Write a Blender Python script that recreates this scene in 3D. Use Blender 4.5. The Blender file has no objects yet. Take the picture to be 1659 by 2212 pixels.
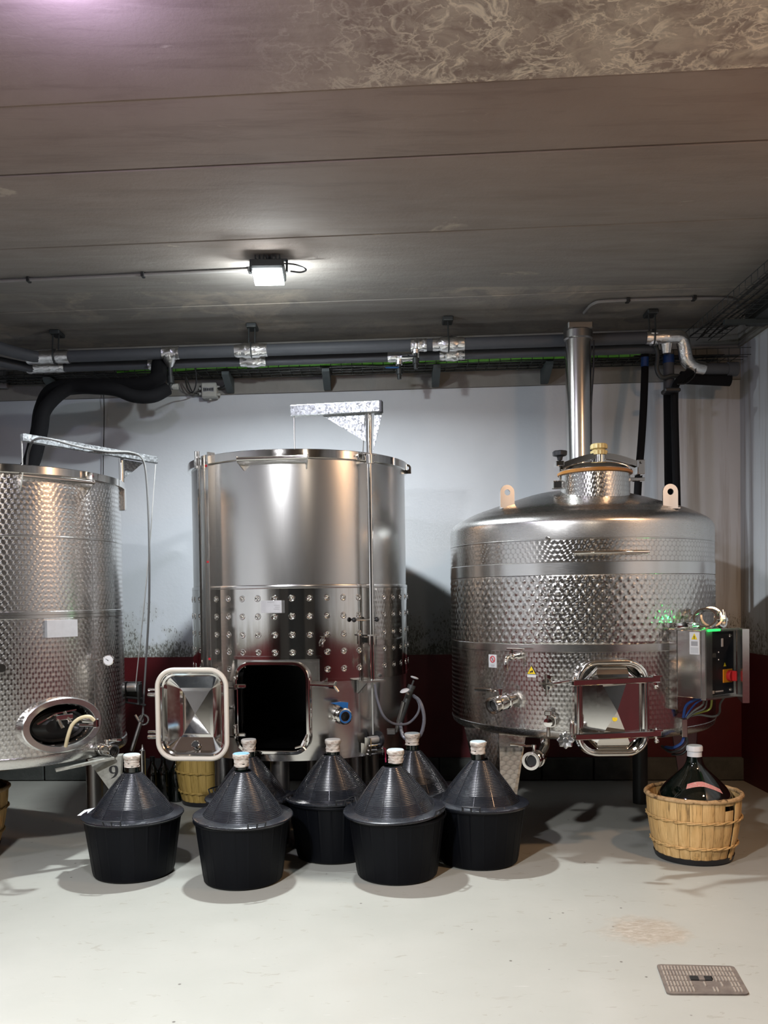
import bpy, bmesh, math, random
from mathutils import Vector, Matrix, noise
random.seed(7)
PI=math.pi
S=bpy.context.scene
COL=S.collection
# ------------------------------------------------------------------ camera
F=1900.0; CX=829.5; CYP=1333.0; PITCH=math.radians(1.3); ROLL=0.014; EYE=1.42
up0=Vector((0,math.sin(PITCH),math.cos(PITCH))); r0=Vector((1,0,0)); FW=Vector((0,math.cos(PITCH),-math.sin(PITCH)))
cr,sr=math.cos(ROLL),math.sin(ROLL)
RT=r0*cr-up0*sr; UP=up0*cr+r0*sr
cam=bpy.data.cameras.new('camera'); co=bpy.data.objects.new('camera',cam); COL.objects.link(co)
m=Matrix.Identity(4)
for i in range(3): m[i][0]=RT[i]; m[i][1]=UP[i]; m[i][2]=-FW[i]; m[i][3]=(0,0,EYE)[i]
co.matrix_world=m
cam.sensor_fit='AUTO'; cam.sensor_width=36; cam.lens=F/2212*36; cam.shift_y=(CYP-1106)/2212
cam.clip_start=.05
S.camera=co
# ------------------------------------------------------------------ world, lights, exposure
S.view_settings.view_transform='Standard'; S.view_settings.look='None'; S.view_settings.gamma=1; S.view_settings.use_curve_mapping=False
S.view_settings.exposure=0.50
S.cycles.diffuse_bounces=1; S.cycles.max_bounces=10; S.cycles.glossy_bounces=5; S.cycles.caustics_reflective=False
w=bpy.data.worlds.new('world'); S.world=w; w.use_nodes=True
w.node_tree.nodes['Background'].inputs[0].default_value=(.5,.52,.55,1); w.node_tree.nodes['Background'].inputs[1].default_value=.006
def light(name,kind,loc,power,color,size=.2,size_y=None,target=None,spread=None):
    l=bpy.data.lights.new(name,kind); l.energy=power; l.color=color
    if kind=='AREA':
        l.size=size
        if size_y: l.shape='RECTANGLE'; l.size_y=size_y
        if spread: l.spread=spread
    else: l.shadow_soft_size=size
    o=bpy.data.objects.new(name,l); COL.objects.link(o); o.location=loc
    if target is not None: o.rotation_euler=(Vector(target)-Vector(loc)).to_track_quat('-Z','Y').to_euler()
    return o
LAMP=Vector((-.64,5.12,3.265))
light('flood_lamp_light','AREA',LAMP,128,(.88,.95,1),.15,.12,LAMP+Vector((.0,-.10,-1)),math.radians(166))
light('flood_lamp_spill','POINT',LAMP+Vector((0,.085,-.03)),17,(.88,.97,1),.03)
light('ceiling_lamp_light','AREA',(-1.0,2.6,3.28),20,(.95,.96,1),.2,.15,(-.8,3.0,0))
light('main_lamp_light','AREA',(-1.7,.35,3.28),92,(.95,.96,1),.2,.15,(-.9,2.0,0),math.radians(118))
light('ceiling_lamp_spill','POINT',(-1.0,2.76,3.22),14,(.56,.54,1),.05)
light('warm_lamp_light','AREA',(2.35,2.9,3.1),26,(1,.60,.34),.2,.15,(1.9,3.3,0))
light('warm_lamp_light','AREA',(.9,-1.4,3.2),5,(1,.84,.68),.25,.15,(.9,4.5,1.0))
# ------------------------------------------------------------------ pixel helpers
def ray(px,py):
    d=RT*((px-CX)/F)+UP*(-(py-CYP)/F)+FW
    return d/d.y
def P(px,py,d): return Vector((0,0,EYE))+ray(px,py)*d
def PZ(px,py,z):
    r=ray(px,py); return Vector((0,0,EYE))+r*((z-EYE)/r.z)
def wally(X): return 6.8-.0647*X
def PW(px,py,off=0.0):            # point on the plane a given distance in front of the back wall
    r=ray(px,py); t=(6.8-off)/(1+.0647*r.x); return Vector((0,0,EYE))+r*t
def PX(px,py,X):
    r=ray(px,py); return Vector((0,0,EYE))+r*(X/r.x)
# ------------------------------------------------------------------ materials
def newmat(name):
    m=bpy.data.materials.new(name); m.use_nodes=True
    nt=m.node_tree; return m,nt,nt.nodes['Principled BSDF']
def N(nt,t,**k):
    n=nt.nodes.new(t)
    for a,b in k.items(): setattr(n,a,b)
    return n
def math_(nt,op,a,b=None,c=None):
    n=N(nt,'ShaderNodeMath',operation=op)
    for i,v in enumerate((a,b,c)):
        if v is None: continue
        if isinstance(v,(int,float)): n.inputs[i].default_value=v
        else: nt.links.new(v,n.inputs[i])
    return n.outputs[0]
def vm(nt,op,a,b=None,scale=None):
    n=N(nt,'ShaderNodeVectorMath',operation=op)
    for i,v in enumerate((a,b)):
        if v is None: continue
        if isinstance(v,(tuple,list)): n.inputs[i].default_value=v
        else: nt.links.new(v,n.inputs[i])
    if scale is not None:
        if isinstance(scale,(int,float)): n.inputs['Scale'].default_value=scale
        else: nt.links.new(scale,n.inputs['Scale'])
    return n.outputs['Value'] if op in('LENGTH','DOT_PRODUCT') else n.outputs[0]
def ramp(nt,src,stops):
    n=N(nt,'ShaderNodeValToRGB'); cr=n.color_ramp
    while len(cr.elements)<len(stops): cr.elements.new(.5)
    for e,(p,c) in zip(cr.elements,stops):
        e.position=p; e.color=c if len(c)==4 else (*c,1)
    nt.links.new(src,n.inputs[0]); return n.outputs[0]
def noise_(nt,vec,scale,detail=4,rough=.55,dist=0):
    n=N(nt,'ShaderNodeTexNoise'); n.inputs['Scale'].default_value=scale; n.inputs['Detail'].default_value=detail
    n.inputs['Roughness'].default_value=rough; n.inputs['Distortion'].default_value=dist
    if vec is not None: nt.links.new(vec,n.inputs['Vector'])
    return n.outputs['Fac']
def mixc(nt,fac,a,b,mode='MIX'):
    n=N(nt,'ShaderNodeMix',data_type='RGBA',blend_type=mode)
    for i,v in ((0,fac),(6,a),(7,b)):
        if isinstance(v,(int,float)): n.inputs[i].default_value=v
        elif isinstance(v,(tuple,list)): n.inputs[i].default_value=v if len(v)==4 else (*v,1)
        else: nt.links.new(v,n.inputs[i])
    return n.outputs[2]
def bump(nt,b,h,strength=.3,dist=.01):
    n=N(nt,'ShaderNodeBump'); n.inputs['Strength'].default_value=strength; n.inputs['Distance'].default_value=dist
    nt.links.new(h,n.inputs['Height']); nt.links.new(n.outputs[0],b.inputs['Normal'])
def objc(nt): return N(nt,'ShaderNodeTexCoord').outputs['Object']
def pos(nt): return N(nt,'ShaderNodeNewGeometry').outputs['Position']
def plain(name,col,rough=.5,metal=0,var=.12,scale=30,**k):
    m,nt,b=newmat(name)
    n=noise_(nt,objc(nt),scale)
    c=mixc(nt,n,tuple(x*(1-var) for x in col),tuple(min(1,x*(1+var)) for x in col))
    nt.links.new(c,b.inputs['Base Color']); b.inputs['Metallic'].default_value=metal
    r=math_(nt,'MULTIPLY_ADD',n,.15,max(0.02,rough-.075)); nt.links.new(r,b.inputs['Roughness'])
    for a,v in k.items(): b.inputs[a.replace('_',' ')].default_value=v
    return m
def mapvec(nt,src,scale,rot=0):
    n=N(nt,'ShaderNodeMapping'); n.inputs['Rotation'].default_value=(0,0,rot); n.inputs['Scale'].default_value=scale; nt.links.new(src,n.inputs[0]); return n.outputs[0]
def brushed(name,col,rough,scale=(3,3,60),amp=.08,aniso=.0):
    m,nt,b=newmat(name)
    v=mapvec(nt,objc(nt),scale); n=noise_(nt,v,8,5)
    n2=noise_(nt,objc(nt),2.5,3)
    c=mixc(nt,n2,tuple(x*.9 for x in col),col); nt.links.new(c,b.inputs['Base Color'])
    r=math_(nt,'MULTIPLY_ADD',n,amp*2,rough-amp); nt.links.new(r,b.inputs['Roughness'])
    b.inputs['Metallic'].default_value=1
    if aniso:
        b.inputs['Anisotropic'].default_value=aniso
        g=N(nt,'ShaderNodeNewGeometry'); t=vm(nt,'CROSS_PRODUCT',(0,0,1),g.outputs['Normal']); nt.links.new(t,b.inputs['Tangent'])
    return m
def swirl(name,col,R,cell=.030,rough=.27,aniso=.8):
    """circle-turned steel: hexagonal cells each brushed in circles (varying tangent)"""
    m,nt,b=newmat(name)
    o=objc(nt); sx=N(nt,'ShaderNodeSeparateXYZ'); nt.links.new(o,sx.inputs[0])
    ny=math_(nt,'MULTIPLY',sx.outputs[1],-1.0)
    th=math_(nt,'ARCTAN2',sx.outputs[0],ny)
    u=math_(nt,'MULTIPLY',th,R/cell); v=math_(nt,'MULTIPLY',sx.outputs[2],1/(cell*1.732))
    def cellof(off):
        du=math_(nt,'ADD',u,off); dv=math_(nt,'ADD',v,off)
        fu=math_(nt,'SUBTRACT',du,math_(nt,'ROUND',du)); fv=math_(nt,'MULTIPLY',math_(nt,'SUBTRACT',dv,math_(nt,'ROUND',dv)),1.732)
        d2=math_(nt,'ADD',math_(nt,'MULTIPLY',fu,fu),math_(nt,'MULTIPLY',fv,fv)); return fu,fv,d2
    a=cellof(0.0); c=cellof(.5)
    sel=math_(nt,'LESS_THAN',c[2],a[2])
    def pick(i):
        return math_(nt,'ADD',math_(nt,'MULTIPLY',sel,c[i]),math_(nt,'MULTIPLY',math_(nt,'SUBTRACT',1.0,sel),a[i]))
    lu,lv,d2=pick(0),pick(1),pick(2)
    g=N(nt,'ShaderNodeNewGeometry')
    tu=vm(nt,'NORMALIZE',vm(nt,'CROSS_PRODUCT',(0,0,1),g.outputs['Normal']))
    t=vm(nt,'ADD',vm(nt,'SCALE',tu,scale=math_(nt,'MULTIPLY',lv,-1.0)),vm(nt,'SCALE',(0,0,1),scale=lu))
    nt.links.new(vm(nt,'NORMALIZE',t),b.inputs['Tangent'])
    b.inputs['Anisotropic'].default_value=aniso; b.inputs['Metallic'].default_value=1
    n=noise_(nt,o,3,3); edge=ramp(nt,d2,[(.14,(1,1,1)),(.27,(.72,.72,.72))])
    cc=mixc(nt,n,tuple(x*.88 for x in col),col); nt.links.new(mixc(nt,1.0,cc,edge,'MULTIPLY'),b.inputs['Base Color'])
    rr=math_(nt,'MULTIPLY_ADD',d2,.25,rough); nt.links.new(rr,b.inputs['Roughness'])
    bump(nt,b,math_(nt,'SQRT',d2),.07,.004)
    return m
def glass(name,col,rough=.03):
    m,nt,b=newmat(name); b.inputs['Base Color'].default_value=(*col,1); b.inputs['Roughness'].default_value=rough
    b.inputs['Coat Weight'].default_value=.6; b.inputs['Coat Roughness'].default_value=.02; b.inputs['Specular IOR Level'].default_value=.6
    return m
def emis(name,col,s):
    m,nt,b=newmat(name); b.inputs['Emission Color'].default_value=(*col,1); b.inputs['Emission Strength'].default_value=s; b.inputs['Base Color'].default_value=(*col,1); return m
def galv(name,col=(.33,.345,.355)):
    m,nt,b=newmat(name); v=N(nt,'ShaderNodeTexVoronoi'); v.inputs['Scale'].default_value=110; nt.links.new(objc(nt),v.inputs['Vector'])
    s=N(nt,'ShaderNodeSeparateColor'); nt.links.new(v.outputs['Color'],s.inputs[0])
    nt.links.new(ramp(nt,s.outputs[0],[(0,tuple(x*.6 for x in col)),(1,tuple(min(1,x*1.35) for x in col))]),b.inputs['Base Color'])
    b.inputs['Metallic'].default_value=.85; nt.links.new(math_(nt,'MULTIPLY_ADD',s.outputs[1],.25,.28),b.inputs['Roughness']); return m
def foil(name):
    m,nt,b=newmat(name); b.inputs['Base Color'].default_value=(.78,.77,.75,1); b.inputs['Metallic'].default_value=1; b.inputs['Roughness'].default_value=.28
    bump(nt,b,noise_(nt,mapvec(nt,objc(nt),(1,1.6,1.6)),22,3,.5,1.0),.55,.008); return m
M={}
M['steel']=brushed('brushed_steel',(.62,.61,.59),.24,(90,90,1.2),.018,.3)
M['legplate']=plain('mottled_zinc_plate',(.30,.30,.26),.6,.2,.45,55)
M['steel_smooth']=brushed('satin_steel',(.70,.69,.67),.20,(3,3,40),.06)
M['mirror']=brushed('polished_steel',(.74,.72,.69),.08,(6,6,6),.04)
M['jacket']=brushed('jacket_steel',(.66,.64,.61),.09,(20,20,1),.03)
M['dome']=brushed('dome_steel',(.62,.61,.59),.26,(6,6,60),.07,.45)
M['dark_steel']=brushed('tarnished_steel',(.30,.29,.28),.35,(6,6,30),.08)
M['galv']=galv('galvanised_steel'); M['foil']=foil('foil_tape')
M['black']=plain('black_plastic',(.012,.013,.016),.42,Specular_IOR_Level=.5)
M['tub']=plain('black_tub_plastic',(.002,.0025,.004),.5,scale=8,Specular_IOR_Level=.14)
M['inner']=brushed('shade_painted_tank_inside',(.035,.035,.035),.35)  # steel darkened in colour to paint the unlit tank interior
M['lid']=plain('black_lid_plastic',(.013,.015,.020),.27,scale=14,Specular_IOR_Level=.9)
M['foam']=plain('black_foam',(.006,.006,.007),.85,Specular_IOR_Level=.2)
M['grey_foam']=plain('grey_pipe_lagging',(.085,.09,.10),.6)
M['darkmetal']=plain('dark_zinc',(.06,.065,.065),.5,.5)
M['iron']=plain('grey_bracket',(.07,.085,.085),.55,.3)
M['green']=plain('green_cable',(.25,.80,.08),.45)
M['blackcable']=plain('black_cable',(.015,.015,.015),.5)
M['blue']=plain('blue_plastic',(.01,.10,.30),.4)
M['bluewire']=plain('blue_wire',(.006,.04,.17),.5)
M['greywire']=plain('grey_cable',(.09,.09,.08),.5)
M['conduit']=plain('grey_conduit',(.30,.28,.26),.5)
M['cream']=plain('cream_rubber_gasket',(.74,.68,.58),.55,scale=12,var=.1)
M['amber']=plain('amber_rubber',(.38,.16,.03),.45)
M['yellowplastic']=plain('yellowed_plastic',(.66,.52,.22),.45)
M['beigehose']=plain('beige_hose',(.62,.52,.33),.5)
M['clearhose']=plain('clear_hose',(.13,.13,.15),.25)
M['white']=plain('white_label',(.72,.72,.72),.5,var=.03)
M['offwhite']=plain('offwhite_plastic',(.55,.55,.50),.5)
M['plaque']=plain('aluminium_plaque',(.50,.50,.51),.45,.3)
M['yellow']=plain('yellow_label',(.85,.62,.02),.5,var=.03)
M['red']=plain('red_label',(.62,.03,.04),.5,var=.03)
M['ink']=plain('black_ink',(.01,.01,.01),.6)
M['inkgrey']=plain('grey_ink',(.35,.35,.36),.6)
M['orange']=plain('orange_switch',(.80,.30,.01),.5)
M['redknob']=plain('red_knob',(.5,.02,.02),.35)
M['panel']=plain('black_panel',(.010,.011,.014),.3)
M['greenled']=emis('green_lamp',(.02,.9,.12),1.2)
M['lampglass']=emis('lamp_glass',(.95,.98,1),40)
M['bottle']=glass('dark_green_glass',(.0015,.004,.0025)); M['bottleneck']=glass('green_neck_glass',(.012,.035,.012))
M['rope']=plain('steel_rope',(.50,.50,.48),.4,.6)
M['magenta']=plain('pink_string',(.6,.05,.15),.6)
def capmat(name,a,b_):
    m,nt,b=newmat(name); n=noise_(nt,mapvec(nt,objc(nt),(14,14,60)),1.6,5,.6,1.2)
    nt.links.new(ramp(nt,n,[(.36,b_),(.5,a),(.75,tuple(min(1,x*1.12) for x in a))]),b.inputs['Base Color'])
    b.inputs['Roughness'].default_value=.55; bump(nt,b,n,.7,.01); return m
M['wax']=capmat('cream_wax_wrap',(.66,.60,.52),(.40,.26,.20))
M['capblue']=plain('blue_cap_top',(.22,.42,.58),.4); M['cappale']=plain('pale_blue_cap_top',(.50,.60,.62),.4); M['capwhite']=plain('white_cap_top',(.68,.68,.64),.5)
def woodmat(name,c1,c2):
    m,nt,b=newmat(name); oi=N(nt,'ShaderNodeObjectInfo')
    v=vm(nt,'ADD',mapvec(nt,objc(nt),(26,26,2.2)),vm(nt,'SCALE',(37,11,5),scale=oi.outputs['Random']))
    n=noise_(nt,v,1.8,6,.62,.8); n2=noise_(nt,vm(nt,'ADD',mapvec(nt,objc(nt),(60,60,5)),vm(nt,'SCALE',(7,31,5),scale=oi.outputs['Random'])),1,3)
    c=ramp(nt,n,[(.30,tuple(x*.45 for x in c1)),(.42,c1),(.62,c2),(.85,tuple(min(1,x*1.15) for x in c2))])
    c=mixc(nt,math_(nt,'MULTIPLY',ramp(nt,n2,[(.62,(0,0,0)),(.72,(1,1,1))]),.35),c,(.20,.12,.05))
    hs=N(nt,'ShaderNodeHueSaturation'); nt.links.new(math_(nt,'MULTIPLY_ADD',oi.outputs['Random'],.25,.88),hs.inputs['Value']); nt.links.new(c,hs.inputs['Color'])
    nt.links.new(hs.outputs[0],b.inputs['Base Color']); b.inputs['Roughness'].default_value=.6; bump(nt,b,n,.25,.004); return m
M['wood']=woodmat('poplar_wood',(.60,.365,.135),(.75,.49,.21))
M['oldwood']=woodmat('aged_yellow_wood',(.42,.28,.07),(.50,.34,.10))
def hoopmat():
    m,nt,b=newmat('chestnut_hoop'); n=noise_(nt,objc(nt),28,5,.6,.6)
    nt.links.new(ramp(nt,n,[(.36,(.10,.06,.03)),(.45,(.46,.29,.13)),(.7,(.66,.45,.24))]),b.inputs['Base Color']); b.inputs['Roughness'].default_value=.65; bump(nt,b,n,.5,.006); return m
M['hoop']=hoopmat()
def floormat():
    m,nt,b=newmat('resin_floor'); p=pos(nt)
    big=noise_(nt,p,1.1,4,.5); c=ramp(nt,big,[(.3,(.375,.375,.328)),(.7,(.43,.425,.375))])
    # scattered brown scuffs, elongated in different directions
    sc=noise_(nt,mapvec(nt,p,(5,11,1),.5),2.2,5,.6,.6); msk=noise_(nt,p,3.1,2)
    f=math_(nt,'MULTIPLY',ramp(nt,sc,[(.63,(0,0,0)),(.65,(1,1,1))]),ramp(nt,msk,[(.40,(0,0,0)),(.55,(1,1,1))]))
    c=mixc(nt,math_(nt,'MULTIPLY',f,.55),c,(.30,.27,.22))
    sp=N(nt,'ShaderNodeTexVoronoi'); sp.inputs['Scale'].default_value=7; nt.links.new(p,sp.inputs['Vector'])
    c=mixc(nt,ramp(nt,sp.outputs['Distance'],[(.03,(1,1,1)),(.05,(0,0,0))]),c,(.13,.12,.10))
    scr=noise_(nt,mapvec(nt,p,(3,26,1),.3),1.5,5,.65,.4)
    c=mixc(nt,math_(nt,'MULTIPLY',ramp(nt,scr,[(.69,(0,0,0)),(.71,(1,1,1))]),.35),c,(.72,.71,.67))
    # worn patch near the drain
    d=vm(nt,'LENGTH',vm(nt,'MULTIPLY',vm(nt,'SUBTRACT',p,tuple(PZ(1395,2012,0))),(1,1.25,0)))
    dn=math_(nt,'MULTIPLY_ADD',noise_(nt,p,9,5,.6),.28,d)
    pm=ramp(nt,dn,[(.27,(1,1,1)),(.36,(0,0,0))]); pn=noise_(nt,mapvec(nt,p,(8,16,1)),3,6,.7,.8)
    c=mixc(nt,math_(nt,'MULTIPLY',pm,.75),c,ramp(nt,pn,[(.36,(.32,.25,.18)),(.52,(.41,.355,.28)),(.68,(.56,.50,.42))]))
    nt.links.new(c,b.inputs['Base Color'])
    nt.links.new(math_(nt,'MULTIPLY_ADD',noise_(nt,p,6,4),.25,.28),b.inputs['Roughness']); b.inputs['Specular IOR Level'].default_value=.35
    bump(nt,b,noise_(nt,p,12,5),.06,.01); return m
M['floor']=floormat()
def wallmat(name,band=.975):
    m,nt,b=newmat(name); p=pos(nt); s=N(nt,'ShaderNodeSeparateXYZ'); nt.links.new(p,s.inputs[0]); z=s.outputs[2]
    base=ramp(nt,noise_(nt,p,1.6,4),[(.3,(.68,.71,.735)),(.7,(.76,.785,.81))])
    # vertical brown streaks, stronger towards the right corner
    st=noise_(nt,mapvec(nt,p,(7,7,.35)),1.6,4,.6)
    xm=ramp(nt,math_(nt,'MULTIPLY',s.outputs[0],.3),[(.45,(0,0,0)),(.75,(1,1,1))])
    base=mixc(nt,math_(nt,'MULTIPLY',math_(nt,'MULTIPLY',ramp(nt,st,[(.48,(0,0,0)),(.62,(1,1,1))]),xm),.45),base,(.30,.23,.17))
    # mould creeping up above the red band
    mn=noise_(nt,mapvec(nt,p,(1,1,.45)),70,4,.75); mb=noise_(nt,p,3.5,3)
    hz=math_(nt,'SUBTRACT',z,band); lim=math_(nt,'MULTIPLY',math_(nt,'SUBTRACT',mb,.30),1.5)
    f=math_(nt,'SUBTRACT',1.0,math_(nt,'DIVIDE',hz,math_(nt,'MAXIMUM',lim,.03)))
    fm=math_(nt,'MAXIMUM',math_(nt,'MINIMUM',f,1.0),0.0)
    spk=ramp(nt,math_(nt,'ADD',mn,math_(nt,'MULTIPLY',fm,.20)),[(.62,(0,0,0)),(.70,(1,1,1))])
    base=mixc(nt,math_(nt,'MULTIPLY',fm,.45),base,(.36,.35,.24))
    base=mixc(nt,math_(nt,'MULTIPLY',spk,math_(nt,'MULTIPLY',math_(nt,'GREATER_THAN',fm,.02),.8)),base,(.09,.08,.05))
    redc=ramp(nt,noise_(nt,p,5,5),[(.3,(.078,.0035,.006)),(.7,(.105,.005,.008))])
    edge=math_(nt,'ADD',z,math_(nt,'MULTIPLY',noise_(nt,p,25,3),.006))
    c=mixc(nt,math_(nt,'LESS_THAN',edge,band),base,redc)
    nt.links.new(c,b.inputs['Base Color']); nt.links.new(math_(nt,'MULTIPLY_ADD',math_(nt,'LESS_THAN',z,band),-.3,.8),b.inputs['Roughness'])
    bump(nt,b,noise_(nt,p,35,5),.12,.01); return m
M['wall']=wallmat('painted_wall')
def concrete(name,c1,c2,stain=(.10,.085,.07),scale=3.0,streak=False):
    m,nt,b=newmat(name); p=pos(nt)
    n=noise_(nt,p,scale,6,.6); n2=noise_(nt,mapvec(nt,p,(1.2,9,1)) if streak else p,1.3,6,.65,.4)
    c=mixc(nt,ramp(nt,n,[(.3,(0,0,0)),(.7,(1,1,1))]),c1,c2)
    c=mixc(nt,math_(nt,'MULTIPLY',ramp(nt,n2,[(.50,(0,0,0)),(.72,(1,1,1))]),.45),c,stain)
    nt.links.new(c,b.inputs['Base Color']); b.inputs['Roughness'].default_value=.85
    bump(nt,b,noise_(nt,p,40,6,.7),.25,.01); return m,nt,b,p,c
M['beam']=concrete('raw_beam_concrete',(.27,.26,.235),(.34,.325,.295),(.17,.155,.13),4)[0]
M['block']=concrete('shade_painted_block',(.07,.075,.068),(.12,.125,.115),(.03,.03,.028),9)[0]  # concrete darkened to put the shadow under the tanks into its colour
def ceilmat():
    m,nt,b,p,c=concrete('ceiling_concrete',(.270,.188,.146),(.345,.252,.202),(.14,.088,.068),1.2,True)
    s=N(nt,'ShaderNodeSeparateXYZ'); nt.links.new(p,s.inputs[0])
    # greyer towards the back wall
    gy=ramp(nt,math_(nt,'MULTIPLY',math_(nt,'SUBTRACT',s.outputs[1],3.3),.4),[(.1,(0,0,0)),(.9,(1,1,1))])
    c=mixc(nt,math_(nt,'MULTIPLY',gy,.85),c,ramp(nt,noise_(nt,mapvec(nt,p,(1,6,1)),1.8,6,.65,.5),[(.3,(.24,.225,.205)),(.7,(.35,.335,.31))]))
    # efflorescence: curling pale veins on the plank nearest the camera, patches near the wall
    w=N(nt,'ShaderNodeTexNoise'); w.inputs['Scale'].default_value=3.2; w.inputs['Detail'].default_value=4; nt.links.new(p,w.inputs['Vector'])
    wv=vm(nt,'ADD',p,vm(nt,'SCALE',vm(nt,'SUBTRACT',w.outputs['Color'],(.5,.5,.5)),scale=.55))
    ridge=lambda sc,di,lo,hi: ramp(nt,math_(nt,'ABSOLUTE',math_(nt,'SUBTRACT',noise_(nt,p,sc,4,.55,di),.5)),[(lo,(1,1,1)),(hi,(0,0,0))])
    w2=vm(nt,'ADD',p,vm(nt,'SCALE',vm(nt,'SUBTRACT',w.outputs['Color'],(.5,.5,.5)),scale=1.2))
    veins=math_(nt,'MAXIMUM',ridge(6.5,.7,.004,.05),math_(nt,'MULTIPLY',ridge(15,.5,.0,.06),.8))
    broken=ramp(nt,noise_(nt,p,7,4),[(.34,(0,0,0)),(.52,(1,1,1))])
    cloud=ramp(nt,noise_(nt,wv,2.6,6,.65,.8),[(.42,(0,0,0)),(.75,(1,1,1))])
    xx=ramp(nt,math_(nt,'MULTIPLY_ADD',s.outputs[0],.5,.5),[(.22,(0,0,0)),(.62,(1,1,1))])
    yy=math_(nt,'LESS_THAN',math_(nt,'ADD',s.outputs[1],math_(nt,'MULTIPLY',s.outputs[0],.0647)),PZ(829,189,3.4).y)
    yb=math_(nt,'MULTIPLY',math_(nt,'GREATER_THAN',s.outputs[1],5.7),ramp(nt,noise_(nt,p,.9,2),[(.40,(0,0,0)),(.60,(1,1,1))]))
    front=math_(nt,'MULTIPLY',xx,yy); back=math_(nt,'MULTIPLY',yb,.6)
    patch=ramp(nt,noise_(nt,mapvec(nt,p,(1,2.4,1)),2.1,5,.65,.5),[(.66,(0,0,0)),(.71,(1,1,1))])
    f=math_(nt,'MAXIMUM',math_(nt,'MULTIPLY',math_(nt,'MULTIPLY',veins,broken),front),
        math_(nt,'MAXIMUM',math_(nt,'MULTIPLY',cloud,math_(nt,'MULTIPLY',front,.75)),math_(nt,'MAXIMUM',math_(nt,'MULTIPLY',cloud,back),math_(nt,'MULTIPLY',patch,.30))))
    c=mixc(nt,math_(nt,'MULTIPLY',f,.95),c,(.82,.68,.52))
    nt.links.new(c,b.inputs['Base Color']); return m
M['ceiling']=ceilmat()
M['castiron_rib']=concrete('worn_rib_iron',(.28,.23,.19),(.40,.34,.27),(.16,.12,.09),30)[0]
M['castiron']=concrete('worn_cast_iron',(.12,.095,.08),(.19,.155,.125),(.07,.05,.035),30)[0]
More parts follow.
